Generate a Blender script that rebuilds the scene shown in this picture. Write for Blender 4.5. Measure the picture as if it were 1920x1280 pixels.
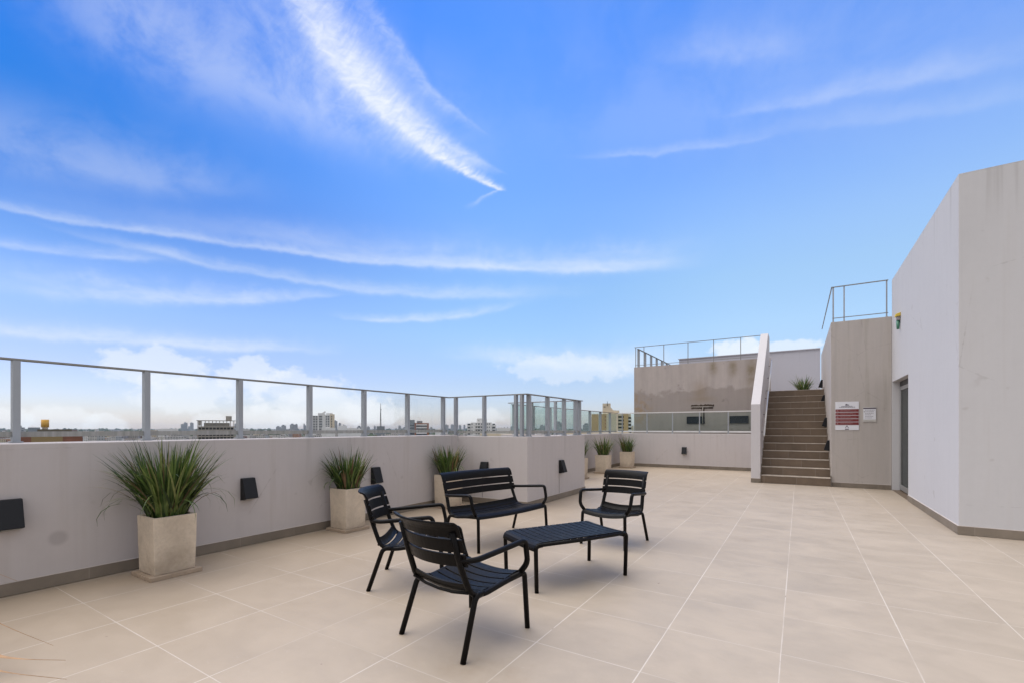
import bpy, bmesh, math, random
from mathutils import Vector, Matrix
R = math.radians
for o in list(bpy.data.objects): bpy.data.objects.remove(o)
scene = bpy.context.scene
C = scene.collection

# ------------------------------------------------------------------ camera
CAMH = 1.24; FPX = 858.0; YAW = R(32.1)
cam_d = bpy.data.cameras.new('camera'); cam = bpy.data.objects.new('camera', cam_d); C.objects.link(cam)
cam_d.sensor_width = 36.0; cam_d.lens = 36.0 * FPX / 1920.0
cam_d.shift_y = (802.0 - 640.0) / 1920.0
cam_d.clip_start = 0.05; cam_d.clip_end = 60000
cam.location = (0, 0, CAMH); cam.rotation_euler = (R(90), 0, YAW)
scene.camera = cam
scene.render.resolution_x = 1024; scene.render.resolution_y = 682
scene.view_settings.view_transform = 'Standard'
scene.view_settings.look = 'None'
scene.view_settings.gamma = 1.0
scene.view_settings.exposure = 1.0
scene.render.engine = 'CYCLES'
scene.cycles.transparent_max_bounces = 32
scene.cycles.max_bounces = 8

CS, SN = math.cos(YAW), math.sin(YAW)
def at(px, d):
    """ground-plan point seen at photo column px, d metres away along the view axis"""
    r = (px - 960.0) / FPX
    return ((-SN + CS * r) * d, (CS + SN * r) * d)
def zat(py, d): return CAMH - (py - 802.0) * d / FPX

# ------------------------------------------------------------------ node helpers
class NT:
    def __init__(s, tree):
        s.t = tree; s.n = tree.nodes; s.l = tree.links
    def put(s, sock, v):
        if isinstance(v, (int, float)): sock.default_value = v
        elif isinstance(v, tuple):
            sock.default_value = v if len(v) == len(sock.default_value) else (v + (1.0,))[:len(sock.default_value)]
        else: s.l.new(v, sock)
    def m(s, op, a, b=None, c=None, clamp=False):
        n = s.n.new('ShaderNodeMath'); n.operation = op; n.use_clamp = clamp
        s.put(n.inputs[0], a)
        if b is not None: s.put(n.inputs[1], b)
        if c is not None: s.put(n.inputs[2], c)
        return n.outputs[0]
    def sstep(s, v, a, b):
        n = s.n.new('ShaderNodeMapRange'); n.interpolation_type = 'SMOOTHSTEP'
        s.put(n.inputs['Value'], v); s.put(n.inputs['From Min'], a); s.put(n.inputs['From Max'], b)
        return n.outputs[0]
    def rng(s, v, a, b, c, d):
        n = s.n.new('ShaderNodeMapRange'); s.put(n.inputs['Value'], v)
        for k, x in zip(('From Min', 'From Max', 'To Min', 'To Max'), (a, b, c, d)): s.put(n.inputs[k], x)
        return n.outputs[0]
    def xyz(s, x, y, z=0.0):
        n = s.n.new('ShaderNodeCombineXYZ')
        for i, v in enumerate((x, y, z)): s.put(n.inputs[i], v)
        return n.outputs[0]
    def sep(s, v):
        n = s.n.new('ShaderNodeSeparateXYZ'); s.l.new(v, n.inputs[0]); return n.outputs
    def noise(s, vec, scale, detail=4.0, rough=0.55, dist=0.0):
        n = s.n.new('ShaderNodeTexNoise')
        if vec is not None: s.l.new(vec, n.inputs['Vector'])
        n.inputs['Scale'].default_value = scale; n.inputs['Detail'].default_value = detail
        n.inputs['Roughness'].default_value = rough; n.inputs['Distortion'].default_value = dist
        return n.outputs[0]
    def mapping(s, vec, scale=(1, 1, 1), loc=(0, 0, 0), rot=(0, 0, 0)):
        n = s.n.new('ShaderNodeMapping'); s.l.new(vec, n.inputs[0])
        n.inputs['Scale'].default_value = scale; n.inputs['Location'].default_value = loc; n.inputs['Rotation'].default_value = rot
        return n.outputs[0]
    def mix(s, f, a, b, blend='MIX'):
        n = s.n.new('ShaderNodeMix'); n.data_type = 'RGBA'; n.blend_type = blend
        s.put(n.inputs[0], f); s.put(n.inputs[6], a); s.put(n.inputs[7], b)
        return n.outputs[2]
    def ramp(s, f, stops, interp='LINEAR'):
        n = s.n.new('ShaderNodeValToRGB'); cr = n.color_ramp; cr.interpolation = interp
        while len(cr.elements) > 1: cr.elements.remove(cr.elements[-1])
        cr.elements[0].position = stops[0][0]; cr.elements[0].color = stops[0][1] + (1,)
        for p, c in stops[1:]:
            e = cr.elements.new(p); e.color = c + (1,)
        s.put(n.inputs[0], f); return n.outputs[0]
    def coord(s, which='Object'):
        return s.n.new('ShaderNodeTexCoord').outputs[which]

# ------------------------------------------------------------------ world: sky with cirrus and low cumulus
SUN_EL, SUN_AZ = R(64), R(262)          # azimuth measured like sun_rotation
world = bpy.data.worlds.new('World'); scene.world = world; world.use_nodes = True
wt = world.node_tree; wt.nodes.clear(); W = NT(wt)
sky = wt.nodes.new('ShaderNodeTexSky'); sky.sky_type = 'NISHITA'; sky.sun_disc = False
sky.sun_elevation = SUN_EL; sky.sun_rotation = SUN_AZ; sky.altitude = 100
sky.air_density = 1.0; sky.dust_density = 0.6; sky.ozone_density = 2.5
gx, gy, gz = W.sep(W.coord('Generated'))
wx = W.m('ADD', W.m('MULTIPLY', gx, CS), W.m('MULTIPLY', gy, SN))
wy = W.m('ADD', W.m('MULTIPLY', gx, -SN), W.m('MULTIPLY', gy, CS))
az = W.m('ARCTAN2', wx, wy)
el = W.m('ARCSINE', gz)
def azel(px, py):
    a = math.atan((px - 960) / FPX); return a, math.atan((802 - py) * math.cos(a) / FPX)
ae = W.xyz(az, el, 0.0)
w1 = W.noise(ae, 5.0, 3.0, .5); w2 = W.noise(W.mapping(ae, loc=(7, 3, 1)), 5.0, 3.0, .5)
waz = W.m('ADD', az, W.m('MULTIPLY', W.m('SUBTRACT', w1, .5), .035))
wel = W.m('ADD', el, W.m('MULTIPLY', W.m('SUBTRACT', w2, .5), .03))
w3 = W.noise(W.mapping(ae, loc=(2, 9, 4)), 22.0, 4.0, .6); w4 = W.noise(W.mapping(ae, loc=(5, 1, 8)), 22.0, 4.0, .6)
waz = W.m('ADD', waz, W.m('MULTIPLY', W.m('SUBTRACT', w3, .5), .016)); wel = W.m('ADD', wel, W.m('MULTIPLY', W.m('SUBTRACT', w4, .5), .012))
cloud = None
def addc(v):
    global cloud
    cloud = v if cloud is None else W.m('SUBTRACT', W.m('ADD', cloud, v), W.m('MULTIPLY', cloud, v))
def streak(P0, P1, hw0, hw1, amp, bow=0.0, fade0=.15, fade1=.15, along=5.0, across=45.0, contrast=.6, seed=0.0, skew=0.0, soft=1, feather=.0, floor_=.25, dist=.3):
    a0, e0 = azel(*P0); a1, e1 = azel(*P1)
    L = math.hypot(a1 - a0, e1 - e0); ux, uy = (a1 - a0) / L, (e1 - e0) / L
    k = .9 / FPX
    dx = W.m('SUBTRACT', waz, a0); dy = W.m('SUBTRACT', wel, e0)
    t = W.m('DIVIDE', W.m('ADD', W.m('MULTIPLY', dx, ux), W.m('MULTIPLY', dy, uy)), L)
    sd = W.m('ADD', W.m('MULTIPLY', dx, -uy), W.m('MULTIPLY', dy, ux))
    if bow:
        sd = W.m('SUBTRACT', sd, W.m('MULTIPLY', W.m('MULTIPLY', t, W.m('SUBTRACT', 1.0, t)), 4 * bow * k))
    hw = W.m('MAXIMUM', W.m('ADD', hw0 * k, W.m('MULTIPLY', t, (hw1 - hw0) * k)), 1e-4)
    q = W.m('DIVIDE', sd, hw)
    q = W.m('MULTIPLY', q, W.rng(W.sstep(sd, -.01, .01), 0.0, 1.0, 1.35 if soft > 0 else .6, .6 if soft > 0 else 1.35))
    if feather:
        fn = W.noise(W.xyz(W.m('MULTIPLY', t, along * L * 9), W.m('ADD', W.m('MULTIPLY', sd, across * .55), W.m('MULTIPLY', t, skew * L * across * 1.6)), seed + 3), 1.0, 7.0, .68, .6)
        q = W.m('ADD', q, W.m('MULTIPLY', W.m('SUBTRACT', fn, .5), feather))
    g = W.m('EXPONENT', W.m('MULTIPLY', W.m('MULTIPLY', q, q), -1.0))
    n = W.noise(W.xyz(W.m('MULTIPLY', t, along * L * 4), W.m('ADD', W.m('MULTIPLY', sd, across), W.m('MULTIPLY', t, skew * L * across)), seed), 1.0, 7.0, .62, dist)
    n = W.sstep(n, .5 - .5 * contrast, .5 + .5 * contrast * .6)
    f = W.m('MULTIPLY', W.sstep(t, -fade0, fade0), W.m('SUBTRACT', 1.0, W.sstep(t, 1 - fade1, 1 + fade1)))
    addc(W.m('MULTIPLY', W.m('MULTIPLY', g, W.m('ADD', floor_, W.m('MULTIPLY', n, 1 - floor_))), W.m('MULTIPLY', f, amp), clamp=True))
streak((942, 354), (530, -60), 3, 30, .90, bow=30, fade0=.03, fade1=.5, along=5, across=46, contrast=.9, seed=3.1, skew=-.7, feather=2.6, floor_=.2, soft=-1, dist=1.6)
streak((915, 310), (560, -70), 6, 62, .50, bow=24, fade0=.12, fade1=.4, along=4, across=30, seed=9.0, skew=-.6, feather=1.6, dist=1.2, contrast=.8)
streak((880, 230), (660, -60), 4, 20, .26, bow=10, fade0=.25, fade1=.4, along=6, across=40, seed=19.0, skew=-.7, feather=2.0, dist=1.2)
streak((936, 352), (880, 385), 2, 3, .25, fade0=.2, fade1=.3, along=5, across=60, seed=20.0, feather=1.0)
streak((-80, 372), (1230, 498), 4, 8, .42, bow=16, fade0=.1, fade1=.12, along=2.0, across=40, contrast=1.0, seed=1.0, feather=1.6, floor_=.12)
streak((100, 388), (900, 462), 14, 18, .13, bow=4, fade0=.3, fade1=.3, along=2.0, across=22, contrast=.9, seed=31.0, feather=1.2)
streak((560, 458), (1260, 482), 12, 20, .30, bow=-4, fade0=.3, fade1=.15, along=2, across=30, seed=41.0, feather=1.6)
streak((200, 452), (1010, 550), 5, 10, .33, bow=-10, fade0=.15, fade1=.2, along=2.0, across=40, contrast=1.0, seed=2.0, feather=1.6, floor_=.12)
streak((-60, 452), (300, 488), 4, 8, .34, fade0=.1, fade1=.4, along=2, across=34, seed=5.0, feather=1.4)
streak((60, 540), (600, 556), 18, 5, .42, bow=-6, fade0=.3, fade1=.2, along=2.5, across=34, seed=6.0, feather=1.6)
streak((-60, 616), (560, 655), 8, 9, .45, fade0=.1, fade1=.3, along=2.5, across=30, seed=7.0, feather=1.4)
streak((660, 596), (940, 578), 5, 7, .38, bow=-8, fade0=.2, fade1=.4, along=3, across=34, seed=8.0, feather=1.4)
streak((100, -30), (820, 260), 80, 60, .32, fade0=.2, fade1=.4, along=1.8, across=9, contrast=.4, seed=10.0)
streak((-60, 270), (420, 350), 38, 30, .24, fade0=.2, fade1=.5, along=2, across=10, contrast=.4, seed=14.0)
streak((1120, 292), (1420, 256), 4, 6, .20, fade0=.3, fade1=.4, along=3, across=34, seed=11.0, feather=1.4)
streak((1380, 205), (1900, 108), 7, 12, .20, fade0=.3, fade1=.3, along=2.5, across=30, seed=12.0, feather=1.4)
streak((1480, 238), (1980, 165), 7, 11, .12, fade0=.3, fade1=.3, along=2.5, across=30, seed=13.0, feather=1.4)
streak((1260, 110), (1500, 92), 14, 20, .17, fade0=.3, fade1=.3, along=3, across=18, seed=15.0, feather=1.2)
streak((1000, 200), (2000, -40), 100, 150, .10, fade0=.3, fade1=.3, along=1.6, across=8, contrast=.4, seed=16.0)
streak((900, 668), (1260, 690), 14, 18, .50, fade0=.3, fade1=.2, along=3, across=26, seed=17.0, feather=1.4)
bn = W.noise(W.mapping(ae, scale=(1, 1.3, 1)), 26.0, 6.0, .6)
bn2 = W.m('MULTIPLY', W.m('SUBTRACT', bn, .5), 1.9)
def blob(px, py, rx, ry, amp):
    a, e = azel(px, py); k = math.cos(a) / FPX
    qx = W.m('DIVIDE', W.m('SUBTRACT', waz, a), rx * k); qy = W.m('DIVIDE', W.m('SUBTRACT', wel, e), ry * k)
    # flat underside, billowing top
    d = W.m('SQRT', W.m('ADD', W.m('MULTIPLY', qx, qx), W.m('MULTIPLY', qy, qy)))
    v = W.m('SUBTRACT', 1.0, W.sstep(W.m('ADD', d, bn2), .70, 1.15))
    addc(W.m('MULTIPLY', v, amp))
for b in [(290, 690, 85, 40, .5), (350, 735, 80, 38, .5), (470, 705, 60, 38, .5), (560, 725, 90, 30, .42), (620, 765, 110, 35, .5),
          (110, 785, 55, 28, .6), (20, 785, 38, 26, .65), (205, 790, 30, 24, .6), (505, 785, 70, 24, .6), (705, 775, 62, 24, .62),
          (395, 790, 40, 18, .45), (900, 785, 45, 20, .4), (1385, 668, 48, 30, .7), (1480, 655, 60, 18, .55), (1060, 690, 110, 26, .35)]:
    blob(*b)
hz = W.m('SUBTRACT', 1.0, W.sstep(el, -.01, .26))
elr = W.rng(el, 0.0, 1.0, 0.0, 1.0)
tint = W.ramp(elr, [(0.0, (.33, .32, .40)), (.06, (.34, .335, .41)), (.10, (.355, .35, .41)), (.20, (.40, .44, .48)), (.29, (.40, .47, .51)), (.44, (.36, .482, .625)), (.56, (.29, .455, .69)), (.72, (.18, .39, .70)), (1.0, (.25, .36, .5))])
tint = W.mix(1.0, tint, (3.0, 3.0, 3.0), 'MULTIPLY')
hi = W.sstep(el, .10, .50)
lf = W.m('MULTIPLY', W.m('SUBTRACT', 1.0, W.sstep(az, -.85, .10)), hi)
rt = W.m('MULTIPLY', W.sstep(az, -.05, .85), hi)
tint = W.mix(lf, tint, W.mix(1.0, tint, (.10, .40, .60), 'MULTIPLY'))
tint = W.mix(rt, tint, W.mix(1.0, tint, (1.42, 1.21, 1.10), 'MULTIPLY'))
low = W.m('MULTIPLY', W.sstep(el, .02, .15), W.m('SUBTRACT', 1.0, W.sstep(el, .34, .52)))
tint = W.mix(W.m('MULTIPLY', low, W.m('SUBTRACT', 1.0, W.sstep(az, -.6, .1))), tint, W.mix(1.0, tint, (.84, .80, .93), 'MULTIPLY'))
tint = W.mix(W.m('MULTIPLY', low, W.sstep(az, .05, .5)), tint, W.mix(1.0, tint, (1.26, 1.17, 1.05), 'MULTIPLY'))
base = W.mix(1.0, sky.outputs[0], tint, 'MULTIPLY')
# bright cloud added out of view, overhead and behind, to neutralise fill light
fill_veil = W.m('MAXIMUM', W.sstep(el, .80, 1.05), W.sstep(W.m('ABSOLUTE', az), .98, 1.25))
fill_veil = W.m('MULTIPLY', fill_veil, W.rng(W.noise(ae, 3.0, 4.0), .3, .7, .72, 1.0))
cl = W.m('MINIMUM', cloud, 1.0)
skycol = W.mix(fill_veil, W.mix(cl, base, (7.7, 8.0, 8.35)), (7.0, 6.9, 6.9))
bg = wt.nodes.new('ShaderNodeBackground'); bg.inputs[1].default_value = 0.062
wt.links.new(skycol, bg.inputs[0])
wo = wt.nodes.new('ShaderNodeOutputWorld'); wt.links.new(bg.outputs[0], wo.inputs[0])

# ------------------------------------------------------------------ sun (thin overcast: very soft)
sl = bpy.data.lights.new('sun', 'SUN'); sl.energy = 1.5; sl.angle = R(70); sl.color = (1.0, .95, .89)
sun = bpy.data.objects.new('sun', sl); C.objects.link(sun)
# nishita: direction = (sin(rot), cos(rot)) in plan
sd = Vector((math.sin(SUN_AZ) * math.cos(SUN_EL), math.cos(SUN_AZ) * math.cos(SUN_EL), math.sin(SUN_EL)))
sun.rotation_euler = sd.to_track_quat('Z', 'Y').to_euler()

# ------------------------------------------------------------------ materials
MATS = {}
def newmat(name):
    m = bpy.data.materials.new(name); m.use_nodes = True; m.node_tree.nodes.clear()
    t = NT(m.node_tree); out = t.n.new('ShaderNodeOutputMaterial')
    p = t.n.new('ShaderNodeBsdfPrincipled'); t.l.new(p.outputs[0], out.inputs[0])
    MATS[name] = m
    return m, t, p, out
def bump(t, p, h, strength=.2, dist=.01):
    b = t.n.new('ShaderNodeBump'); b.inputs['Strength'].default_value = strength; b.inputs['Distance'].default_value = dist
    t.put(b.inputs['Height'], h); t.l.new(b.outputs[0], p.inputs['Normal'])
def plain(name, col, rough=.6, var=.12, scale=8.0, metal=0.0, bstr=0.0, spec=.5):
    m, t, p, o = newmat(name)
    n = t.noise(t.coord(), scale, 5.0, .6)
    v = t.rng(n, .25, .75, 1 - var, 1 + var)
    t.put(p.inputs['Base Color'], t.mix(1.0, col + (1,), t.xyz(v, v, v), 'MULTIPLY'))
    t.put(p.inputs['Roughness'], t.rng(n, .3, .7, rough - .06, rough + .06)); p.inputs['Metallic'].default_value = metal
    p.inputs['Specular IOR Level'].default_value = spec
    if bstr: bump(t, p, t.noise(t.coord(), scale * 12, 3.0), bstr, .002)
    return m

def wall_mat(name, col, streakv=.09, blotch=.08, dirt=(.30, .25, .21), dirtamt=.25, seed=0.0, spot=False, dripz=1.12):
    m, t, p, o = newmat(name)
    pos = t.n.new('ShaderNodeNewGeometry').outputs['Position']
    px, py, pz = t.sep(pos)
    h = t.m('ADD', px, py)
    n1 = t.noise(t.mapping(pos, loc=(seed, 0, 0)), .8, 5.0, .6)
    n2 = t.noise(t.xyz(t.m('MULTIPLY', h, 7.0), t.m('MULTIPLY', t.m('SUBTRACT', px, py), 7.0), t.m('MULTIPLY', pz, .45)), 1.0, 4.0, .6)
    n3 = t.noise(pos, 14.0, 4.0, .65)
    v = t.m('ADD', t.m('ADD', 1.0, t.m('MULTIPLY', t.m('SUBTRACT', n1, .5), blotch * 2.4)), t.m('ADD', t.m('MULTIPLY', t.m('SUBTRACT', n2, .5), streakv * 1.6), t.m('MULTIPLY', t.m('SUBTRACT', n3, .5), .05)))
    c = t.mix(1.0, col + (1,), t.xyz(v, v, v), 'MULTIPLY')
    f = t.m('MULTIPLY', t.sstep(t.m('ADD', n2, t.m('MULTIPLY', n1, .6)), .82, 1.15), dirtamt)
    c = t.mix(f, c, dirt)
    # scuffs and small marks
    n4 = t.noise(t.mapping(pos, loc=(3, seed, 5)), 5.5, 2.0, .5)
    c = t.mix(t.m('MULTIPLY', t.sstep(n4, .70, .78), .25), c, (.28, .24, .22))
    cr = t.n.new('ShaderNodeTexVoronoi'); cr.feature = 'DISTANCE_TO_EDGE'; cr.inputs['Scale'].default_value = .9
    t.l.new(t.mapping(pos, loc=(seed, 3, 0)), cr.inputs['Vector'])
    wq = t.m('MULTIPLY', t.m('SUBTRACT', 1.0, t.sstep(t.m('ADD', cr.outputs[0], t.m('MULTIPLY', t.m('SUBTRACT', n3, .5), .03)), .0, .006)), t.sstep(n1, .52, .62))
    c = t.mix(t.m('MULTIPLY', wq, .22), c, (.20, .17, .16))
    # drip stains under the coping
    dn = t.noise(t.xyz(t.m('MULTIPLY', px, 9.0), t.m('MULTIPLY', py, 9.0), t.m('MULTIPLY', pz, .2)), 1.0, 3.0, .6)
    dr_ = t.m('MULTIPLY', t.sstep(dn, .56, .72), t.sstep(pz, dripz - .75, dripz))
    c = t.mix(t.m('MULTIPLY', dr_, .22), c, (.21, .185, .165))
    if spot:
        sy = t.m('SUBTRACT', py, 1.155); sz = t.m('SUBTRACT', pz, .375); rr = t.m('SQRT', t.m('ADD', t.m('MULTIPLY', sy, sy), t.m('MULTIPLY', sz, sz)))
        c = t.mix(t.m('MULTIPLY', t.m('SUBTRACT', 1.0, t.sstep(rr, .035, .075)), .38), c, (.25, .22, .22))
    t.put(p.inputs['Base Color'], c); p.inputs['Roughness'].default_value = .85
    p.inputs['Specular IOR Level'].default_value = .25
    bump(t, p, t.m('ADD', t.noise(pos, 160.0, 3.0, .6), t.m('MULTIPLY', t.noise(pos, 6.0, 3.0), 2.0)), .28, .004)
    return m
WALL = wall_mat('wall_paint_warm_grey', (.515, .475, .468), spot=True)
WALLW = wall_mat('wall_paint_pale_lilac', (.555, .545, .555), .05, .05, dirtamt=.12, seed=4, dripz=4.19)
WALLS = wall_mat('wall_paint_streaked', (.455, .415, .388), .20, .10, dirt=(.26, .235, .19), dirtamt=.5, seed=8, dripz=3.48)
WALLB = wall_mat('wall_paint_grey_lilac', (.52, .51, .56), .03, .03, dirtamt=.05, seed=11, dripz=3.97)
CHEEK = wall_mat('wall_paint_stair_cheek', (.57, .545, .555), .06, .05, dirtamt=.15, seed=15, dripz=9.0)

def floor_mat():
    m, t, p, o = newmat('floor_porcelain_tile')
    pos = t.n.new('ShaderNodeNewGeometry').outputs['Position']
    x, y, z = t.sep(pos)
    wob = t.m('MULTIPLY', t.m('SUBTRACT', t.noise(pos, 1.3, 2.0), .5), .006)
    fx = t.m('ADD', t.m('DIVIDE', t.m('ADD', x, .0847), .6028), wob)
    fy = t.m('ADD', t.m('DIVIDE', t.m('SUBTRACT', y, 1.1343), .5938), wob)
    ix, iy = t.m('FLOOR', fx), t.m('FLOOR', fy)
    ax = t.m('ABSOLUTE', t.m('SUBTRACT', t.m('SUBTRACT', fx, ix), .5))
    ay = t.m('ABSOLUTE', t.m('SUBTRACT', t.m('SUBTRACT', fy, iy), .5))
    wn = t.n.new('ShaderNodeTexWhiteNoise'); wn.noise_dimensions = '2D'; t.l.new(t.xyz(ix, iy), wn.inputs['Vector'])
    rnd = wn.outputs[0]
    lw = t.noise(pos, 3.0, 4.0, .6)
    hwx = t.m('SUBTRACT', .5, t.rng(lw, .3, .7, .0028, .0066)); hwy = t.m('SUBTRACT', .5, t.rng(lw, .3, .7, .0020, .0056))
    gx_ = t.sstep(ax, t.m('SUBTRACT', hwx, .002), t.m('ADD', hwx, .001)); gy_ = t.sstep(ay, t.m('SUBTRACT', hwy, .002), t.m('ADD', hwy, .001))
    fade = t.sstep(t.noise(t.mapping(pos, loc=(5, 2, 0)), .9, 4.0, .7), .36, .56)
    g = t.m('MAXIMUM', t.m('MULTIPLY', gx_, t.m('ADD', .30, t.m('MULTIPLY', fade, .70))), t.m('MULTIPLY', gy_, t.m('ADD', .12, t.m('MULTIPLY', fade, .68))))
    # tile body: clouded beige, own offset per tile
    off = t.m('MULTIPLY', rnd, 37.0)
    tv = t.xyz(t.m('ADD', t.m('MULTIPLY', x, 1.0), off), t.m('ADD', t.m('MULTIPLY', y, 1.45), off), 0.0)
    n1 = t.noise(tv, 2.2, 6.0, .62, .6); n2 = t.noise(tv, 9.0, 5.0, .65)
    big = t.noise(pos, .45, 4.0, .6)
    v = t.m('ADD', 1.0, t.m('ADD', t.m('ADD', t.m('MULTIPLY', t.m('SUBTRACT', n1, .5), .09), t.m('MULTIPLY', t.m('SUBTRACT', n2, .5), .12)), t.m('ADD', t.m('MULTIPLY', t.m('SUBTRACT', big, .5), .22), t.m('MULTIPLY', t.m('SUBTRACT', rnd, .5), .05))))
    c = t.mix(t.sstep(n1, .3, .7), (.405, .340, .272), (.445, .374, .302))
    c = t.mix(1.0, c, t.xyz(v, v, v), 'MULTIPLY')
    c = t.mix(t.m('MULTIPLY', t.m('SUBTRACT', 1.0, t.sstep(t.m('ADD', x, t.m('MULTIPLY', big, 2.0)), -3.2, 1.2)), .55), c, (.375, .285, .200))  # left side tinted browner, painting the warmer, dimmer light there into the tiles
    # rusty / dirty patches
    d1 = t.sstep(t.noise(t.mapping(pos, loc=(9, 1, 0)), 1.1, 5.0, .7), .60, .80)
    c = t.mix(t.m('MULTIPLY', d1, .45), c, (.33, .25, .175))
    d2 = t.sstep(t.noise(t.mapping(pos, loc=(2, 8, 0)), 7.0, 3.0, .6), .73, .80)
    c = t.mix(t.m('MULTIPLY', d2, .35), c, (.62, .58, .54))
    d3 = t.sstep(t.noise(t.mapping(pos, loc=(4, 4, 0)), 13.0, 2.0, .5), .775, .80)
    c = t.mix(t.m('MULTIPLY', d3, .6), c, (.20, .14, .12))
    # dirt gathered along the parapet foot and the building foot
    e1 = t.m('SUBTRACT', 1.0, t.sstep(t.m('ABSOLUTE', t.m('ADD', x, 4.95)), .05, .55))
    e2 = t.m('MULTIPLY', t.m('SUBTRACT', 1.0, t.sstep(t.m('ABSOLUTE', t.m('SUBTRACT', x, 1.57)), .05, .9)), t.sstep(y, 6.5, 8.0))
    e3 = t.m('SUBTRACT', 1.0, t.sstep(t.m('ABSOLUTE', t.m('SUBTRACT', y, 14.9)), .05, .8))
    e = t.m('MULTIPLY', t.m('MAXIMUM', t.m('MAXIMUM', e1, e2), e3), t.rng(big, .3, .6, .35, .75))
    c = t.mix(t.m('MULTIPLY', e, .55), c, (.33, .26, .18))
    d4 = t.sstep(t.noise(t.mapping(tv, loc=(7, 7, 0)), 2.0, 6.0, .72, .5), .54, .72)
    c = t.mix(t.m('MULTIPLY', d4, .15), c, (.36, .29, .22))
    d5 = t.sstep(t.noise(t.mapping(pos, loc=(1, 9, 0), scale=(1.0, 1.6, 1.0)), 16.0, 5.0, .75), .60, .76)
    c = t.mix(t.m('MULTIPLY', d5, .22), c, (.60, .55, .50))
    # scraped mark in front of the nearest chair
    sx = t.m('DIVIDE', t.m('ADD', x, 1.03), .085); sy = t.m('DIVIDE', t.m('SUBTRACT', y, 1.84), .05)
    sm = t.m('EXPONENT', t.m('MULTIPLY', t.m('ADD', t.m('MULTIPLY', sx, sx), t.m('MULTIPLY', sy, sy)), -1.0))
    sm = t.m('MULTIPLY', sm, t.sstep(t.noise(t.mapping(pos, scale=(2, 7, 1)), 9.0, 5.0, .8), .46, .56))
    c = t.mix(t.m('MULTIPLY', sm, .8), c, (.30, .24, .25))
    grout = t.mix(t.sstep(t.noise(pos, 8.0, 4.0, .7), .60, .74), (.66, .60, .54), (.27, .2, .15))
    c = t.mix(t.m('MULTIPLY', g, .72), c, grout)
    t.put(p.inputs['Base Color'], c)
    t.put(p.inputs['Roughness'], t.rng(n1, .3, .7, .42, .60)); p.inputs['Specular IOR Level'].default_value = .4
    bump(t, p, t.m('SUBTRACT', t.m('MULTIPLY', n2, .25), g), .15, .003)
    return m
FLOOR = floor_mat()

def brown_tile(name, seg=.6, col=(.165, .135, .105)):
    m, t, p, o = newmat(name)
    pos = t.n.new('ShaderNodeNewGeometry').outputs['Position']; x, y, z = t.sep(pos)
    h = t.m('DIVIDE', t.m('ADD', x, y), seg); fr = t.m('ABSOLUTE', t.m('SUBTRACT', t.m('FRACT', h), .5))
    j = t.sstep(fr, .494, .498)
    n = t.noise(pos, 3.0, 5.0, .65, .4)
    wn = t.n.new('ShaderNodeTexWhiteNoise'); wn.noise_dimensions = '1D'; t.l.new(t.m('FLOOR', h), wn.inputs['W'])
    v = t.m('ADD', t.rng(n, .25, .75, .80, 1.2), t.m('MULTIPLY', t.m('SUBTRACT', wn.outputs[0], .5), .16))
    c = t.mix(1.0, col + (1,), t.xyz(v, v, v), 'MULTIPLY')
    c = t.mix(t.m('MULTIPLY', j, .5), c, (.33, .29, .25))
    t.put(p.inputs['Base Color'], c); p.inputs['Roughness'].default_value = .5
    return m
SKIRT = brown_tile('skirting_tile', .6, (.20, .165, .13))
STEP = brown_tile('stair_tile', .62, (.155, .110, .075))
NOSE = plain('stair_nosing', (.44, .38, .32), .55, .35, 7.0)
LIP = plain('render_edge', (.58, .52, .48), .8, .2, 5.0)

BLACK = plain('black_lacquered_aluminium', (.0046, .0038, .0038), .40, .3, 30.0, 0.0, .0, .13)
LAMPM = plain('black_lamp_housing', (.008, .0085, .011), .5, .2, 20.0, 0.0, 0.0, .3)
LENS = plain('lamp_diffuser', (.30, .29, .26), .4, .1)
FIN = plain('grey_painted_aluminium', (.335, .355, .385), .45, .08, 4.0, .25)
RAILT = plain('grey_rail_aluminium', (.26, .255, .245), .42, .14, 6.0, .35)
STEEL = plain('brushed_steel', (.62, .61, .60), .28, .06, 6.0, .8)
SILVER = plain('pale_aluminium', (.72, .70, .69), .35, .06, 6.0, .3)
DARKM = plain('dark_anodised_metal', (.055, .055, .06), .45, .1, 6.0, .4)

def glass(name, tint, gl=.02, dirt=.0, refl=.6):
    m = bpy.data.materials.new(name); m.use_nodes = True; m.node_tree.nodes.clear(); t = NT(m.node_tree)
    out = t.n.new('ShaderNodeOutputMaterial')
    tr = t.n.new('ShaderNodeBsdfTransparent'); tr.inputs[0].default_value = tint + (1,)
    g = t.n.new('ShaderNodeBsdfGlossy'); g.inputs['Roughness'].default_value = gl; g.inputs[0].default_value = (.9, .95, .95, 1)
    fr = t.n.new('ShaderNodeFresnel'); fr.inputs[0].default_value = 1.45
    mx = t.n.new('ShaderNodeMixShader'); t.l.new(t.m('MULTIPLY', fr.outputs[0], refl), mx.inputs[0]); t.l.new(tr.outputs[0], mx.inputs[1]); t.l.new(g.outputs[0], mx.inputs[2])
    last = mx.outputs[0]
    if dirt:
        d = t.n.new('ShaderNodeBsdfDiffuse'); d.inputs[0].default_value = (.42, .41, .39, 1)
        pos = t.n.new('ShaderNodeNewGeometry').outputs['Position']; x, y, z = t.sep(pos)
        n = t.noise(t.xyz(t.m('MULTIPLY', t.m('ADD', x, y), 30.0), 0.0, t.m('MULTIPLY', z, 1.0)), 1.0, 3.0, .6)
        m2 = t.n.new('ShaderNodeMixShader'); t.put(m2.inputs[0], t.rng(n, .3, .7, dirt - .15, dirt + .15)); t.l.new(last, m2.inputs[1]); t.l.new(d.outputs[0], m2.inputs[2]); last = m2.outputs[0]
    t.l.new(last, out.inputs[0]); MATS[name] = m; return m
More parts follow.
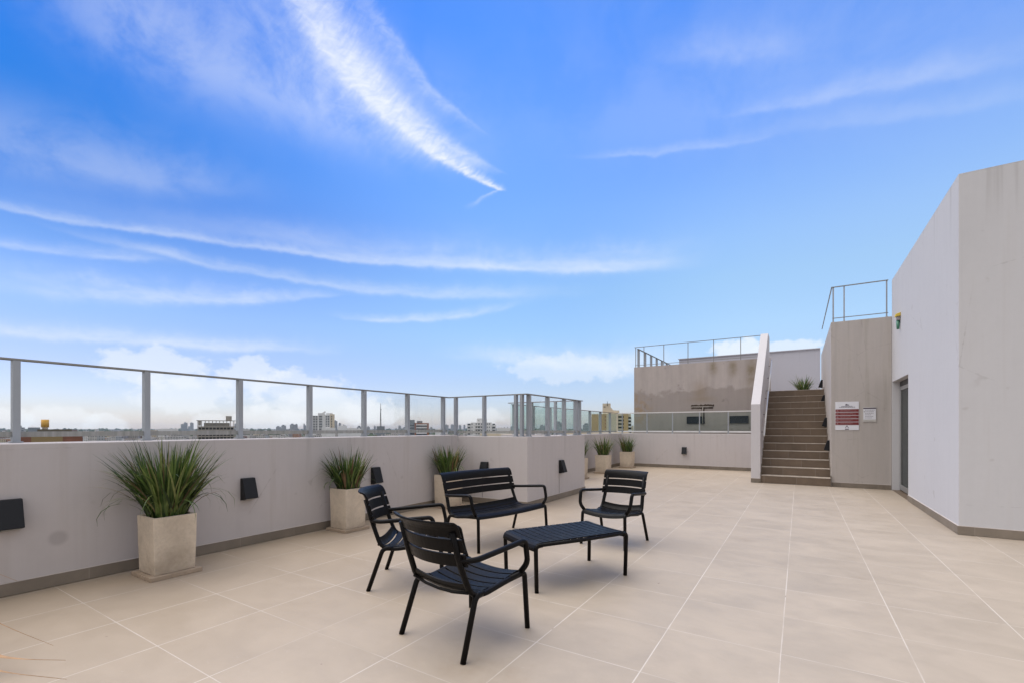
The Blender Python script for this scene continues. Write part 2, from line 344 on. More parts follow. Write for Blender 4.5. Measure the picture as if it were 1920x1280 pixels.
GLASS = glass('clear_balustrade_glass', (.996, .998, .998), refl=.15)
GLASSG = glass('greenish_balustrade_glass', (.89, .945, .93), refl=.2)
GLASSD = glass('dusty_glass_edge', (.8, .82, .8), .2, .62)
DOORG = glass('door_glass', (.30, .30, .27), .05)

def concrete(name, col=(.60, .505, .395)):
    m, t, p, o = newmat(name)
    co = t.coord(); info = t.n.new('ShaderNodeObjectInfo').outputs['Random']
    co = t.mapping(co, loc=(0, 0, 0)); x, y, z = t.sep(co)
    pv = t.xyz(t.m('ADD', x, t.m('MULTIPLY', info, 30.0)), y, z)
    n1 = t.noise(pv, 5.0, 6.0, .65, .4); n2 = t.noise(pv, 40.0, 3.0, .6); n3 = t.noise(pv, 2.0, 4.0, .6)
    v = t.m('ADD', 1.0, t.m('ADD', t.m('MULTIPLY', t.m('SUBTRACT', n1, .5), .60), t.m('MULTIPLY', t.m('SUBTRACT', n2, .5), .30)))
    c = t.mix(1.0, col + (1,), t.xyz(v, v, v), 'MULTIPLY')
    c = t.mix(t.m('MULTIPLY', t.sstep(n3, .5, .75), .45), c, (.27, .205, .145))
    # damp rising from the foot of the pot
    c = t.mix(t.m('MULTIPLY', t.m('SUBTRACT', 1.0, t.sstep(t.m('ADD', z, t.m('MULTIPLY', t.m('SUBTRACT', n1, .5), .3)), .0, .20)), .35), c, (.26, .19, .13))
    c = t.mix(t.m('MULTIPLY', t.sstep(n2, .72, .8), .6), c, (.16, .13, .10))
    t.put(p.inputs['Base Color'], c); p.inputs['Roughness'].default_value = .9
    bump(t, p, t.m('ADD', n1, t.m('MULTIPLY', n2, .8)), .5, .012); return m
POT = concrete('planter_concrete'); SLAB = concrete('planter_slab_concrete', (.44, .34, .25))
SOIL = plain('soil', (.05, .036, .026), .95, .3, 40.0)
def blade_mat():
    m, t, p, o = newmat('strap_leaf')
    rnd = t.n.new('ShaderNodeNewGeometry').outputs['Random Per Island']
    c = t.ramp(rnd, [(0, (.020, .044, .010)), (.35, (.042, .082, .015)), (.6, (.080, .135, .027)), (.78, (.16, .205, .055)), (.88, (.23, .24, .09)), (.93, (.22, .14, .07)), (1, (.15, .09, .05))])
    n = t.noise(t.coord(), 20.0, 2.0); v = t.rng(n, .3, .7, .75, 1.25)
    t.put(p.inputs['Base Color'], t.mix(1.0, c, t.xyz(v, v, v), 'MULTIPLY')); p.inputs['Roughness'].default_value = .42
    tr = t.n.new('ShaderNodeBsdfTranslucent'); t.l.new(c, tr.inputs[0])
    mx = t.n.new('ShaderNodeMixShader'); mx.inputs[0].default_value = .25
    t.l.new(p.outputs[0], mx.inputs[1]); t.l.new(tr.outputs[0], mx.inputs[2]); t.l.new(mx.outputs[0], o.inputs[0]); return m
BLADE = blade_mat()
DRY = plain('dry_strap_leaf', (.40, .235, .12), .6, .3, 15.0)

# ------------------------------------------------------------------ mesh helpers
def BM(): return bmesh.new()
def link(name, bm, mats, parent=None, loc=(0, 0, 0), rotz=0.0, smooth=False, bevel=0.0):
    me = bpy.data.meshes.new(name); bmesh.ops.recalc_face_normals(bm, faces=bm.faces); bm.to_mesh(me); bm.free()
    if not isinstance(mats, (list, tuple)): mats = [mats]
    for m in mats: me.materials.append(m)
    if smooth:
        for p in me.polygons: p.use_smooth = True
    o = bpy.data.objects.new(name, me); C.objects.link(o)
    o.location = loc; o.rotation_euler = (0, 0, rotz)
    if parent: o.parent = parent
    if bevel:
        b = o.modifiers.new('bevel', 'BEVEL'); b.width = bevel; b.segments = 2; b.limit_method = 'ANGLE'; b.angle_limit = R(40)
        if hasattr(b, 'harden_normals'): b.harden_normals = False
    return o
def tag(o, label, cat=None, group=None, kind=None):
    if label: o['label'] = label
    if cat: o['category'] = cat
    if group: o['group'] = group
    if kind: o['kind'] = kind
    return o
def empty(name, loc, rotz, label, cat, group=None):
    o = bpy.data.objects.new(name, None); C.objects.link(o); o.location = loc; o.rotation_euler = (0, 0, rotz)
    o.empty_display_size = .1
    return tag(o, label, cat, group)
def box(bm, x0, x1, y0, y1, z0, z1, mi=0, M=None):
    vs = [bm.verts.new(Vector((x, y, z)) if M is None else M @ Vector((x, y, z))) for z in (z0, z1) for y in (y0, y1) for x in (x0, x1)]
    for f in ((0, 1, 3, 2), (4, 6, 7, 5), (0, 4, 5, 1), (1, 5, 7, 3), (3, 7, 6, 2), (2, 6, 4, 0)):
        bm.faces.new([vs[i] for i in f]).material_index = mi
    return vs
def prism(bm, poly, axis, a, b, mi=0):
    """extrude a 2D polygon along axis ('x','y','z') between a and b"""
    def P(u, v, w):
        return {'x': (w, u, v), 'y': (u, w, v), 'z': (u, v, w)}[axis]
    A = [bm.verts.new(P(u, v, a)) for u, v in poly]; B = [bm.verts.new(P(u, v, b)) for u, v in poly]
    n = len(poly)
    bm.faces.new(A).material_index = mi; bm.faces.new(B[::-1]).material_index = mi
    for i in range(n): bm.faces.new((A[i], B[i], B[(i + 1) % n], A[(i + 1) % n])).material_index = mi
def fillet(pts, r, n=5):
    pts = [Vector(p) for p in pts]; out = [pts[0]]
    for i in range(1, len(pts) - 1):
        a, b, c = pts[i - 1], pts[i], pts[i + 1]
        rr = r[i - 1] if isinstance(r, (list, tuple)) else r
        d1 = (a - b); d2 = (c - b); q = min(rr, d1.length * .49, d2.length * .49)
        p1 = b + d1.normalized() * q; p2 = b + d2.normalized() * q
        for k in range(n + 1):
            t = k / n; out.append(p1 * (1 - t) ** 2 + b * 2 * t * (1 - t) + p2 * t ** 2)
    out.append(pts[-1]); return out
def tube(bm, pts, r, seg=10, flat=1.0):
    pts = [Vector(p) for p in pts]; rings = []
    T0 = (pts[1] - pts[0]).normalized(); up = Vector((0, 0, 1)) if abs(T0.z) < .9 else Vector((0, 1, 0))
    N = (up - T0 * up.dot(T0)).normalized()
    for i, p in enumerate(pts):
        T = (pts[min(i + 1, len(pts) - 1)] - pts[max(i - 1, 0)]).normalized()
        N = (N - T * N.dot(T)).normalized(); Bn = T.cross(N)
        rr = r(i / (len(pts) - 1)) if callable(r) else r
        rings.append([bm.verts.new(p + (N * math.cos(2 * math.pi * k / seg) + Bn * math.sin(2 * math.pi * k / seg) * flat) * rr) for k in range(seg)])
    for a, b in zip(rings, rings[1:]):
        for k in range(seg): bm.faces.new((a[k], a[(k + 1) % seg], b[(k + 1) % seg], b[k])).smooth = True
    bm.faces.new(rings[0][::-1]); bm.faces.new(rings[-1])
def plate(bm, grid, th):
    """grid[i][j] of Vectors -> solid sheet of thickness th"""
    ni, nj = len(grid), len(grid[0]); top = [[None] * nj for _ in range(ni)]; bot = [[None] * nj for _ in range(ni)]
    for i in range(ni):
        for j in range(nj):
            du = grid[min(i + 1, ni - 1)][j] - grid[max(i - 1, 0)][j]; dv = grid[i][min(j + 1, nj - 1)] - grid[i][max(j - 1, 0)]
            n = du.cross(dv).normalized()
            top[i][j] = bm.verts.new(grid[i][j] + n * th / 2); bot[i][j] = bm.verts.new(grid[i][j] - n * th / 2)
    for i in range(ni - 1):
        for j in range(nj - 1):
            bm.faces.new((top[i][j], top[i + 1][j], top[i + 1][j + 1], top[i][j + 1]))
            bm.faces.new((bot[i][j], bot[i][j + 1], bot[i + 1][j + 1], bot[i + 1][j]))
    for i in range(ni - 1):
        bm.faces.new((top[i][0], bot[i][0], bot[i + 1][0], top[i + 1][0])); bm.faces.new((top[i][-1], top[i + 1][-1], bot[i + 1][-1], bot[i][-1]))
    for j in range(nj - 1):
        bm.faces.new((top[0][j], top[0][j + 1], bot[0][j + 1], bot[0][j])); bm.faces.new((top[-1][j], bot[-1][j], bot[-1][j + 1], top[-1][j + 1]))
def resample(poly, n):
    P = [Vector(p) for p in poly]; L = [0]
    for a, b in zip(P, P[1:]): L.append(L[-1] + (b - a).length)
    def ev(s):
        s = max(0, min(L[-1], s))
        for i in range(len(P) - 1):
            if s <= L[i + 1] + 1e-9: return P[i].lerp(P[i + 1], (s - L[i]) / max(1e-9, L[i + 1] - L[i]))
        return P[-1]
    return ev, L[-1]
def copy_tree(o, parent=None):
    c = o.copy(); C.objects.link(c); c.parent = parent
    for ch in list(o.children): copy_tree(ch, c)
    return c

# ------------------------------------------------------------------ ground far below, terrace floor
bm = BM(); s_ = 26000
for i in range(1): box(bm, -s_, s_, -s_, s_, -34.5, -34)
GRD = plain('city_ground', (.115, .12, .10), .95, .4, .004)
tag(link('ground', bm, GRD), 'grey green ground of the flat city reaching the horizon', None, None, 'structure')
bm = BM()
box(bm, -5.45, 6.0, -4.0, 17.0, -.35, 0.0)
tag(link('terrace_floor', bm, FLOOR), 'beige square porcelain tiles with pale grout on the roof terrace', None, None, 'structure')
# body of our own building under the terrace
bm = BM(); box(bm, -5.43, 9.0, -6.0, 30.0, -34.0, -.352)
tag(link('host_building', bm, WALL), 'storeys of the building below the roof terrace', None, None, 'structure')

# ------------------------------------------------------------------ parapets
TH = .42
def skirting(parent, segs, h=.095, t=.012):
    """segs: list of (x0,y0,x1,y1,nx,ny) wall-foot lines with outward normal"""
    b = BM(); l = BM()
    for x0, y0, x1, y1, nx, ny in segs:
        xa, xb = sorted((x0, x1)); ya, yb = sorted((y0, y1))
        if nx: xa, xb = sorted((x0 + nx * .0005, x0 + nx * t))
        else: ya, yb = sorted((y0 + ny * .0005, y0 + ny * t))
        box(b, xa, xb, ya, yb, .004, h)
        box(l, xa, xb - (0 if not nx else nx * .004 if nx > 0 else 0), ya, yb, h + .001, h + .007)
    o = link('skirting', b, SKIRT, parent); link('grout_line', l, LIP, o)
    return o
def wall_box(name, x0, x1, y0, y1, z0, z1, m, label, cat='wall', bevel=.006):
    b = BM(); box(b, x0, x1, y0, y1, z0, z1)
    return tag(link(name, b, m, bevel=bevel), label, cat)
ZP = 1.125
w = wall_box('parapet_wall', -4.95 - TH, -4.95, -4.0, 6.14, 0.003, ZP, WALL, 'long low grey parapet wall running along the left edge of the terrace behind the three near planters')
skirting(w, [(-4.95, -4.0, -4.95, 6.14, 1, 0)])
# jog: wall facing the camera and return, one L-shaped wall
b = BM()
prism(b, [(-4.948, 6.14), (-3.57, 6.14), (-3.57, 8.38), (-5.37, 8.38), (-5.37, 8.12), (-3.85, 8.12), (-3.85, 6.42), (-4.948, 6.42)], 'z', .003, 1.108)
w = tag(link('parapet_wall', b, WALL, bevel=.006), 'low grey parapet wall that juts out into the terrace behind the black bench', 'wall')
skirting(w, [(-4.935, 6.14, -3.558, 6.14, 0, -1), (-3.57, 6.129, -3.57, 8.392, 1, 0)])
w = wall_box('parapet_wall', -5.05 - .38, -5.05, 8.383, 15.30, 0.003, 1.07, WALL, 'far low grey parapet wall behind the three distant planters')
skirting(w, [(-5.05, 8.39, -5.05, 14.888, 1, 0)])
w = wall_box('parapet_wall', -5.047, -.935, 14.90, 15.28, 0.003, 1.07, WALL, 'low grey parapet wall across the far end under the silver topped glass balustrade')
skirting(w, [(-5.036, 14.90, -.937, 14.90, 0, -1)])

# ------------------------------------------------------------------ glass balustrades
def balustrade(pts, zb, zt, posts, label, gmat, top_m, fin_w=.068, fin_t=.043, flat=.062, strip=True, top_h=.016, endpost=False):
    """pts: straight run (x0,y0)-(x1,y1); posts: distances along the run"""
    (x0, y0), (x1, y1) = pts; L = math.hypot(x1 - x0, y1 - y0); a = math.atan2(y1 - y0, x1 - x0)
    root = empty('glass_balustrade', (x0, y0, zb), a, label, 'balustrade')
    H = zt - zb
    b = BM(); box(b, -.02, L + .02, -flat / 2, flat / 2, H - top_h, H); link('top_rail', b, top_m, root, bevel=.002)
    for d in posts:
        b = BM(); box(b, d - fin_t / 2, d + fin_t / 2, -fin_w / 2, fin_w / 2, .0, H - top_h - .001)
        box(b, d - .035, d + .035, -fin_w / 2 - .01, fin_w / 2 + .01, .001, .012)
        link('post', b, FIN, root)
    ds = [0.0] + list(posts) + [L]
    for p, q in zip(ds, ds[1:]):
        if q - p < .12: continue
        b = BM(); box(b, p + .02, q - .02, .004, .014, .052, H - top_h - .012); g = link('glass_panel', b, gmat, root)
        if strip:
            b = BM(); box(b, p + .022, q - .022, -.004, .022, .046, .090); link('bottom_channel', b, GLASSD if strip == 1 else SILVER, root)
    return root
balustrade([(-5.25, -3.9), (-5.25, 6.24)], ZP, 1.79, [.605 + .855 * k for k in range(12)], 'long glass balustrade with grey fins on the left parapet above the near planters', GLASS, RAILT)
balustrade([(-5.25, 6.26), (-3.66, 6.26)], 1.108, 1.79, [.165, .775, 1.40, 1.51], 'short glass balustrade facing the camera on the jutting parapet behind the bench', GLASS, RAILT)
balustrade([(-3.66, 6.26), (-3.66, 8.42)], 1.108, 1.79, [.08, .72, 1.37, 1.88, 2.06], 'glass balustrade with broad grey fins along the side of the jutting parapet', GLASS, RAILT)
balustrade([(-5.27, 8.30), (-3.68, 8.30)], 1.108, 1.79, [.55, 1.1], 'greenish glass balustrade at the back of the jutting parapet, seen through its fins', GLASSG, RAILT)
balustrade([(-5.28, 8.45), (-5.28, 15.17)], 1.07, 1.765, [.05 + .855 * k for k in range(8)], 'greenish glass balustrade on the far left parapet before the yellow apartment block', GLASSG, RAILT)
balustrade([(-5.28, 15.2), (-.94, 15.2)], 1.07, 1.765, [.18, 1.02, 1.835, 2.65, 3.466, 4.25], 'glass balustrade with a bright silver top rail on the far end parapet', GLASSG, SILVER, strip=2, fin_w=.03, fin_t=.028, flat=.05, top_h=.026)

# ------------------------------------------------------------------ wall lamps
def wall_lamp(loc, rotz, label, cable=0.0):
    root = empty('wall_lamp', loc, rotz, label, 'wall lamp', 'black wedge wall lamps along the terrace walls')
    # local: wall plane x=0, lamp sticks out to +x, y across, z up
    b = BM(); prism(b, [(0.002, 0.0), (.108, .022), (.105, .03), (.042, .23), (0.002, .232)], 'y', -.068, .068)
    link('housing', b, LAMPM, root, bevel=.004)
    b = BM(); prism(b, [(.018, .0005), (.018, -.004), (.092, .0135), (.092, .018)], 'y', -.05, .05); link('diffuser', b, LENS, root)
    if cable:
        b = BM(); box(b, .0015, .006, -.058, -.052, -cable, -.002); link('cable', b, plain('cable_grey', (.22, .2, .2), .7), root)
    return root
wall_lamp((-4.95, .885, .485), 0, 'black wedge wall lamp cut by the left frame edge, beside the nearest planter')
wall_lamp((-4.95, 2.61, .485), 0, 'black wedge wall lamp on the parapet between the nearest and the second planter')
wall_lamp((-4.95, 4.33, .475), 0, 'black wedge wall lamp just right of the second planter, above the left chair')
wall_lamp((-4.37, 6.14, .46), R(-90), 'black wedge wall lamp partly hidden behind the bench backrest', .36)
wall_lamp((-3.57, 7.30, .45), 0, 'black wedge wall lamp near the end of the jutting parapet, with a cable running down', .35)
wall_lamp((-3.02, 14.90, .425), R(-90), 'small distant black wall lamp on the far end parapet under the silver rail')
for (yy, zz, l) in [(12.40, .74, 'lowest of the four black wedge lamps beside the staircase'), (13.5, 1.27, 'second lowest of the four black wedge lamps beside the staircase'),
                    (14.55, 1.88, 'second highest of the four black wedge lamps beside the staircase'), (15.9, 2.40, 'topmost black wedge lamp beside the staircase at the landing')]:
    wall_lamp((.575, yy, zz), R(180), l)

# ------------------------------------------------------------------ staircase
RI, TR, Y0 = .177, .262, 11.83
st = empty('staircase', (-.18, Y0, 0), 0, 'brown tiled staircase of thirteen steps with pale nosings climbing between two walls', 'staircase')
for k in range(13):
    b = BM(); ya = k * TR; yb = (13 * TR if k < 12 else 13 * TR + 3.2)
    x0 = -.557 if k else -.555; 
    box(b, x0, .754, ya, yb, k * RI + (.004 if k == 0 else .0), (k + 1) * RI - .012)
    s = link('step', b, STEP, st)
    b = BM(); box(b, x0 + .001, .753, ya - .007, yb if k == 12 else ya + TR + .01, (k + 1) * RI - .011, (k + 1) * RI)
    link('nosing', b, NOSE if k < 12 else NOSE, s, bevel=.0015)
# left cheek wall
b = BM(); prism(b, [(11.82, .003), (11.82, 1.79), (14.93, 3.93), (15.6, 3.93), (15.6, .003)], 'x', -.935, -.745)
ck = tag(link('stair_wall', b, CHEEK, bevel=.006), 'pale sloping cheek wall on the left side of the staircase', 'wall')
skirting(ck, [(-.938, 11.82, -.742, 11.82, 0, -1)])
b = BM(); box(b, -.7448, -.738, 11.83, 13.1, .002, .004 + .1)
# little sloping sawtooth skirting beside the steps
b = BM()
for k in range(13):
    box(b, -.7445, -.737, Y0 + k * TR - .04, Y0 + (k + 1) * TR - .04, k * RI, (k + 1) * RI + .06)
link('step_skirting', b, SKIRT, ck)
# handrails on the cheek
def handrail(p, q, label):
    root = empty('handrail', p, 0, label, 'handrail')
    q = Vector(q) - Vector(p); b = BM(); tube(b, [(0, 0, 0), q], .021, 12); link('tube', b, SILVER, root, smooth=True)
    n = 3
    for i in range(n):
        c = q * (.12 + .76 * i / (n - 1)); b = BM(); tube(b, fillet([c, c + Vector((0, 0, -.05)), c + Vector((-.063, 0, -.05))], .02), .007, 8); link('bracket', b, DARKM, root, smooth=True)
handrail((-.682, 11.95, 1.07), (-.682, 13.62, 2.19), 'lower of two slanting silver handrails on the left wall of the staircase')
handrail((-.682, 13.72, 2.16), (-.682, 15.3, 3.20), 'upper of two slanting silver handrails on the left wall of the staircase')
# right hand walls: stair side and sign wall, one block
b = BM(); prism(b, [(.575, 11.85), (1.578, 11.85), (1.578, 12.1), (.80, 12.1), (.80, 16.9), (.575, 16.9)], 'z', .003, 3.48)
sw = tag(link('sign_wall', b, WALLS, bevel=.005), 'streaked grey beige wall with two notices between the staircase and the door', 'wall')
skirting(sw, [(.585, 11.85, 1.566, 11.85, 0, -1)])
b = BM()
for k in range(13):
    box(b, .567, .5745, Y0 + k * TR - .04, Y0 + (k + 1) * TR - .04, k * RI, (k + 1) * RI + .06)
link('step_skirting', b, SKIRT, sw)
# railing on top of the sign wall
rr = empty('railing', (.60, 11.90, 3.48), 0, 'grey metal railing on top of the streaked wall above the notices', 'railing')
b = BM(); box(b, -.02, .93, -.02, .02, .742, .756); link('top_rail', b, RAILT, rr)
b = BM(); box(b, 0, .93, -.008, .008, .082, .096); link('bottom_rail', b, RAILT, rr)
for xx, ww in ((.018, .012), (.205, .012), (.905, .012)):
    b = BM(); box(b, xx - ww, xx + ww, -.004, .004 if xx > .1 else .09, .0, .741); box(b, xx - .02, xx + .02, -.02, .02, .0008, .012); link('post', b, FIN, rr)
b = BM(); box(b, -.02, .0, .0, 4.85, .742, .756); link('side_rail', b, RAILT, rr)
b = BM(); box(b, .02, .89, .0, .008, .10, .735); link('glass_panel', b, GLASS, rr)

# ------------------------------------------------------------------ white building with the door (right)
b = BM()
X7, Y8 = 1.58, 7.30
# front block built round the door opening: y 10.22..11.80
box(b, X7, 6.0, Y8, 10.22, .003, 4.19)
box(b, X7, 6.0, 10.22, 11.84, 2.165, 4.19)
box(b, X7 + .001, 1.70, 11.80, 11.848, .003, 2.165)
box(b, 1.70, 6.0, 11.84, 14.0, .003, 3.30)
box(b, X7 + .0, 1.70, 11.842, 12.10, 2.166, 3.47)
box(b, X7 + .0, 1.70, 11.852, 12.10, .003, 2.166)
bmesh.ops.remove_doubles(b, verts=b.verts, dist=1e-5)
hb = tag(link('stair_house', b, WALLW), 'tall pale lilac grey rendered building corner on the right with a recessed glazed door', 'building')
b = BM(); box(b, X7, 6.0, 7.3, 11.84, 4.191, 4.2); link('roof', b, WALLW, hb)
skirting(hb, [(X7, Y8, X7, 10.21, -1, 0), (X7 - .011, Y8, 6.0, Y8, 0, -1)], h=.10)
# recessed glazed door
dr = link('door', (lambda q: (box(q, 1.692, 1.728, 10.34, 10.42, .03, 2.06), box(q, 1.692, 1.728, 11.70, 11.775, .03, 2.06), box(q, 1.692, 1.728, 10.42, 11.70, 1.985, 2.06), box(q, 1.692, 1.728, 10.42, 11.70, .03, .13), q)[-1])(BM()), plain('door_frame_aluminium', (.36, .36, .36), .35, .08, 6, .5), hb, bevel=.003)
b = BM(); box(b, 1.706, 1.714, 10.42, 11.70, .13, 1.985); link('pane', b, DOORG, dr)
b = BM(); tube(b, fillet([(1.692, 10.395, .95), (1.65, 10.395, .95), (1.65, 10.50, .95)], .02), .009, 8); link('handle', b, STEEL, dr, smooth=True)
b = BM(); box(b, 1.70, 1.76, 10.222, 10.334, .02, 2.16); box(b, 1.70, 1.76, 10.334, 11.78, 2.066, 2.163); box(b, 1.735, 1.76, 10.334, 11.78, .004, .028); link('door_frame', b, DARKM, hb, bevel=.002)
b = BM(); box(b, 2.6, 2.62, 10.24, 11.83, 0.01, 2.16); box(b, 1.765, 2.6, 11.79, 11.80, 0.01, 2.16); link('entrance_hall', b, plain('hall_wall', (.30, .28, .25), .8), hb)
b = BM(); box(b, 1.583, 2.6, 10.225, 11.795, .0035, .012); link('threshold', b, STEP, hb)

# emergency light on the building
al = empty('emergency_light', (X7, 10.95, 3.06), 0, 'small yellow topped emergency light with a green lens high on the pale building', 'lamp')
b = BM(); prism(b, [(-.001, .235), (-.001, .30), (-.070, .275), (-.074, .225)], 'y', -.06, .06); link('cover', b, plain('yellow_plastic', (.62, .45, .06), .5), al, bevel=.006)
b = BM(); box(b, -.055, -.002, -.04, .04, .16, .222); link('bracket', b, plain('grey_plastic', (.30, .28, .28), .5), al, bevel=.004)
b = BM(); tube(b, [(-.032, 0, .158), (-.032, 0, .05), (-.032, 0, .0)], lambda t: .028 - .008 * t, 14); link('lens', b, plain('green_plastic', (.055, .19, .12), .35), al, smooth=True)

# ------------------------------------------------------------------ notices
SIGNW = plain('sign_white', (.72, .72, .76), .4, .04); SIGNR = plain('sign_red', (.17, .022, .022), .4, .12, 12); INK = plain('sign_ink', (.08, .06, .09), .5, .05)
PINK = plain('sign_pale_print', (.40, .20, .20), .5, .1)
sg = empty('notice_board', (.650, 11.85, 1.205), 0, 'large white notice with five dark red bands on the streaked wall beside the stairs', 'sign')
b = BM(); box(b, 0, .40, -.010, -.001, 0, .59); link('board', b, SIGNW, sg, bevel=.001)
b = BM()
for k in range(5): box(b, .003, .397, -.0125, -.0105, .105 + k * .068, .105 + k * .068 + .058)
link('red_bands', b, SIGNR, sg)
random.seed(5)
b = BM()
for k in range(5):
    z = .105 + k * .068
    # pictogram block
    if k % 2: box(b, .018, .034, -.0145, -.013, z + .018, z + .042); box(b, .038, .052, -.0145, -.013, z + .018, z + .042)
    else:
        box(b, .016, .056, -.0145, -.013, z + .014, z + .026); box(b, .028, .044, -.0145, -.013, z + .028, z + .044)
    for r_ in range(2):
        x = .085; zz = z + .034 - r_ * .018
        while x < .085 + random.uniform(.16, .27):
            wd = random.uniform(.012, .035); box(b, x, x + wd, -.0145, -.013, zz, zz + .007); x += wd + .006
link('print', b, PINK, sg)
b = BM()
box(b, .17, .235, -.0125, -.0105, .515, .530); box(b, .176, .205, -.0125, -.0105, .533, .545)
for z, xa, xb in ((.492, .105, .295), (.472, .07, .335)):
    x = xa
    while x < xb: wd = random.uniform(.012, .03); box(b, x, min(xb, x + wd), -.0125, -.0105, z, z + .010); x += wd + .006
# caret emblem and black caption bar
prism(b, [(.168, .045), (.178, .045), (.199, .082), (.220, .045), (.230, .045), (.203, .096), (.195, .096)], 'y', -.0125, -.0105)
box(b, .168, .232, -.0125, -.0105, .010, .026)
link('lettering', b, INK, sg)
s2 = empty('notice', (1.117, 11.85, 1.375), 0, 'small framed white notice with a black heading bar right of the red one', 'sign')
b = BM(); box(b, 0, .215, -.014, -.001, .0, .30); link('frame', b, plain('sign_frame', (.50, .48, .45), .4), s2, bevel=.002)
b = BM(); box(b, .006, .209, -.0165, -.0145, .045, .262); link('sheet', b, SIGNW, s2)
b = BM(); box(b, .004, .211, -.018, -.0145, .264, .286)
x = 0
for r_ in range(6):
    z = .235 - r_ * .032; x = .035 if r_ else .03
    e = random.uniform(.13, .19)
    while x < e: wd = random.uniform(.012, .03); box(b, x, min(e, x + wd), -.018, -.017, z, z + .007); x += wd + .006
    if r_ == 1: box(b, .014, .026, -.018, -.017, z - .004, z + .012)
link('lettering', b, INK, s2)

# ------------------------------------------------------------------ neighbouring stained building and upper terrace
def stained():
    m, t, p, o = newmat('stained_render')
    pos = t.n.new('ShaderNodeNewGeometry').outputs['Position']; x, y, z = t.sep(pos)
    n1 = t.noise(pos, 1.3, 6.0, .65, .3); n2 = t.noise(t.xyz(t.m('MULTIPLY', x, 5.0), y, t.m('MULTIPLY', z, .5)), 1.0, 5.0, .62)
    n3 = t.noise(pos, 5.0, 5.0, .7); n4 = t.noise(t.mapping(pos, loc=(4, 0, 2)), 2.6, 4.0, .6)
    v = t.m('ADD', 1.0, t.m('ADD', t.m('MULTIPLY', t.m('SUBTRACT', n2, .5), .5), t.m('MULTIPLY', t.m('SUBTRACT', n3, .5), .22)))
    c = t.mix(1.0, (.43, .375, .35), t.xyz(v, v, v), 'MULTIPLY')
    # damp tide mark across the lower half
    low = t.m('SUBTRACT', 1.0, t.sstep(t.m('ADD', z, t.m('MULTIPLY', t.m('SUBTRACT', n1, .5), 1.1)), 2.42, 2.56))
    c = t.mix(t.m('MULTIPLY', low, .55), c, (.25, .212, .19))
    # ochre lichen patch at the left edge and rust below the posts
    def gau(cx, cz, rx, rz):
        a = t.m('DIVIDE', t.m('SUBTRACT', x, cx), rx); q = t.m('DIVIDE', t.m('SUBTRACT', z, cz), rz)
        return t.m('EXPONENT', t.m('MULTIPLY', t.m('ADD', t.m('MULTIPLY', a, a), t.m('MULTIPLY', q, q)), -1.0))
    f = t.m('MULTIPLY', t.m('MAXIMUM', gau(-4.75, 1.85, .38, .5), gau(-4.9, 2.2, .2, .35)), t.sstep(n3, .42, .6))
    c = t.mix(t.m('MULTIPLY', f, .75), c, (.33, .22, .12))
    f = t.m('MAXIMUM', t.m('MAXIMUM', gau(-2.35, 3.2, .13, .22), gau(-1.78, 3.15, .13, .25)), gau(-1.25, 3.0, .16, .5))
    c = t.mix(t.m('MULTIPLY', f, t.rng(n3, .3, .6, .3, .85)), c, (.20, .155, .085))
    f = t.m('MAXIMUM', gau(-2.75, 2.45, .22, .35), gau(-2.7, 2.2, .35, .12))
    c = t.mix(t.m('MULTIPLY', f, .5), c, (.26, .19, .12))
    f = t.m('MULTIPLY', t.sstep(n4, .62, .72), .45)
    c = t.mix(f, c, (.17, .14, .125))
    t.put(p.inputs['Base Color'], c); p.inputs['Roughness'].default_value = .9
    bump(t, p, n3, .3, .01); return m
STAIN = stained()
nb = empty('stained_building', (0, 0, 0), 0, 'stained brown grey concrete building behind the glass balustrade, with louvred vents and broken plaster', 'building')
b = BM(); box(b, -4.94, -.74, 16.0, 16.2, -34, 3.385); box(b, -4.94, -4.74, 16.2, 27, -34, 3.385); link('wall', b, STAIN, nb)
def vent(x0, x1, z0, z1):
    b = BM(); box(b, x0, x1, 15.975, 15.998, z0, z0 + .012); box(b, x0, x1, 15.975, 15.998, z1 - .012, z1); box(b, x0, x0 + .012, 15.975, 15.998, z0 + .012, z1 - .012); box(b, x1 - .012, x1, 15.975, 15.998, z0 + .012, z1 - .012)
    v = link('vent', b, plain('vent_frame', (.035, .04, .05), .6, .1, 6, 0, 0, .2), nb)
    b = BM(); n = 6
    for k in range(n):
        z = z0 + .012 + (z1 - z0 - .024) * k / n; h = (z1 - z0 - .024) / n
        prism(b, [(15.997, z + h * .2), (15.980, z), (15.979, z + .005), (15.996, z + h)], 'x', x0 + .012, x1 - .012)
    link('louvres', b, plain('vent_louvre', (.028, .032, .042), .6, .1, 6, 0, 0, .2), v)
vent(-3.165, -2.62, 1.395, 1.632); vent(-1.87, -1.335, 1.40, 1.632)
# broken plaster with an exposed pipe
random.seed(3); b = BM()
def jag(x0, x1, z, h, n=16):
    top = [(x0 + (x1 - x0) * i / n, z + h * random.uniform(.3, 1)) for i in range(n + 1)]; bot = [(x0 + (x1 - x0) * i / n, z - h * random.uniform(.2, .9)) for i in range(n, -1, -1)]
    return top + bot
prism(b, jag(-3.03, -2.33, 1.985, .045), 'y', 15.990, 15.9985)
prism(b, jag(-3.02, -2.36, 1.90, .022), 'y', 15.990, 15.9985)
prism(b, [(-2.70, 1.40), (-2.70, 1.93), (-2.66, 1.96), (-2.62, 1.95), (-2.61, 1.40)], 'y', 15.991, 15.9985)
link('broken_plaster', b, plain('broken_plaster_brown', (.06, .042, .032), .95, .4, 20), nb)
b = BM(); tube(b, [(-3.02, 15.985, 1.945), (-2.67, 15.975, 1.94), (-2.36, 15.985, 1.945)], .014, 8); tube(b, [(-2.665, 15.975, 1.95), (-2.665, 15.975, 1.36)], .013, 8); link('pipe', b, plain('old_pipe', (.36, .32, .28), .6, .2), nb, smooth=True)
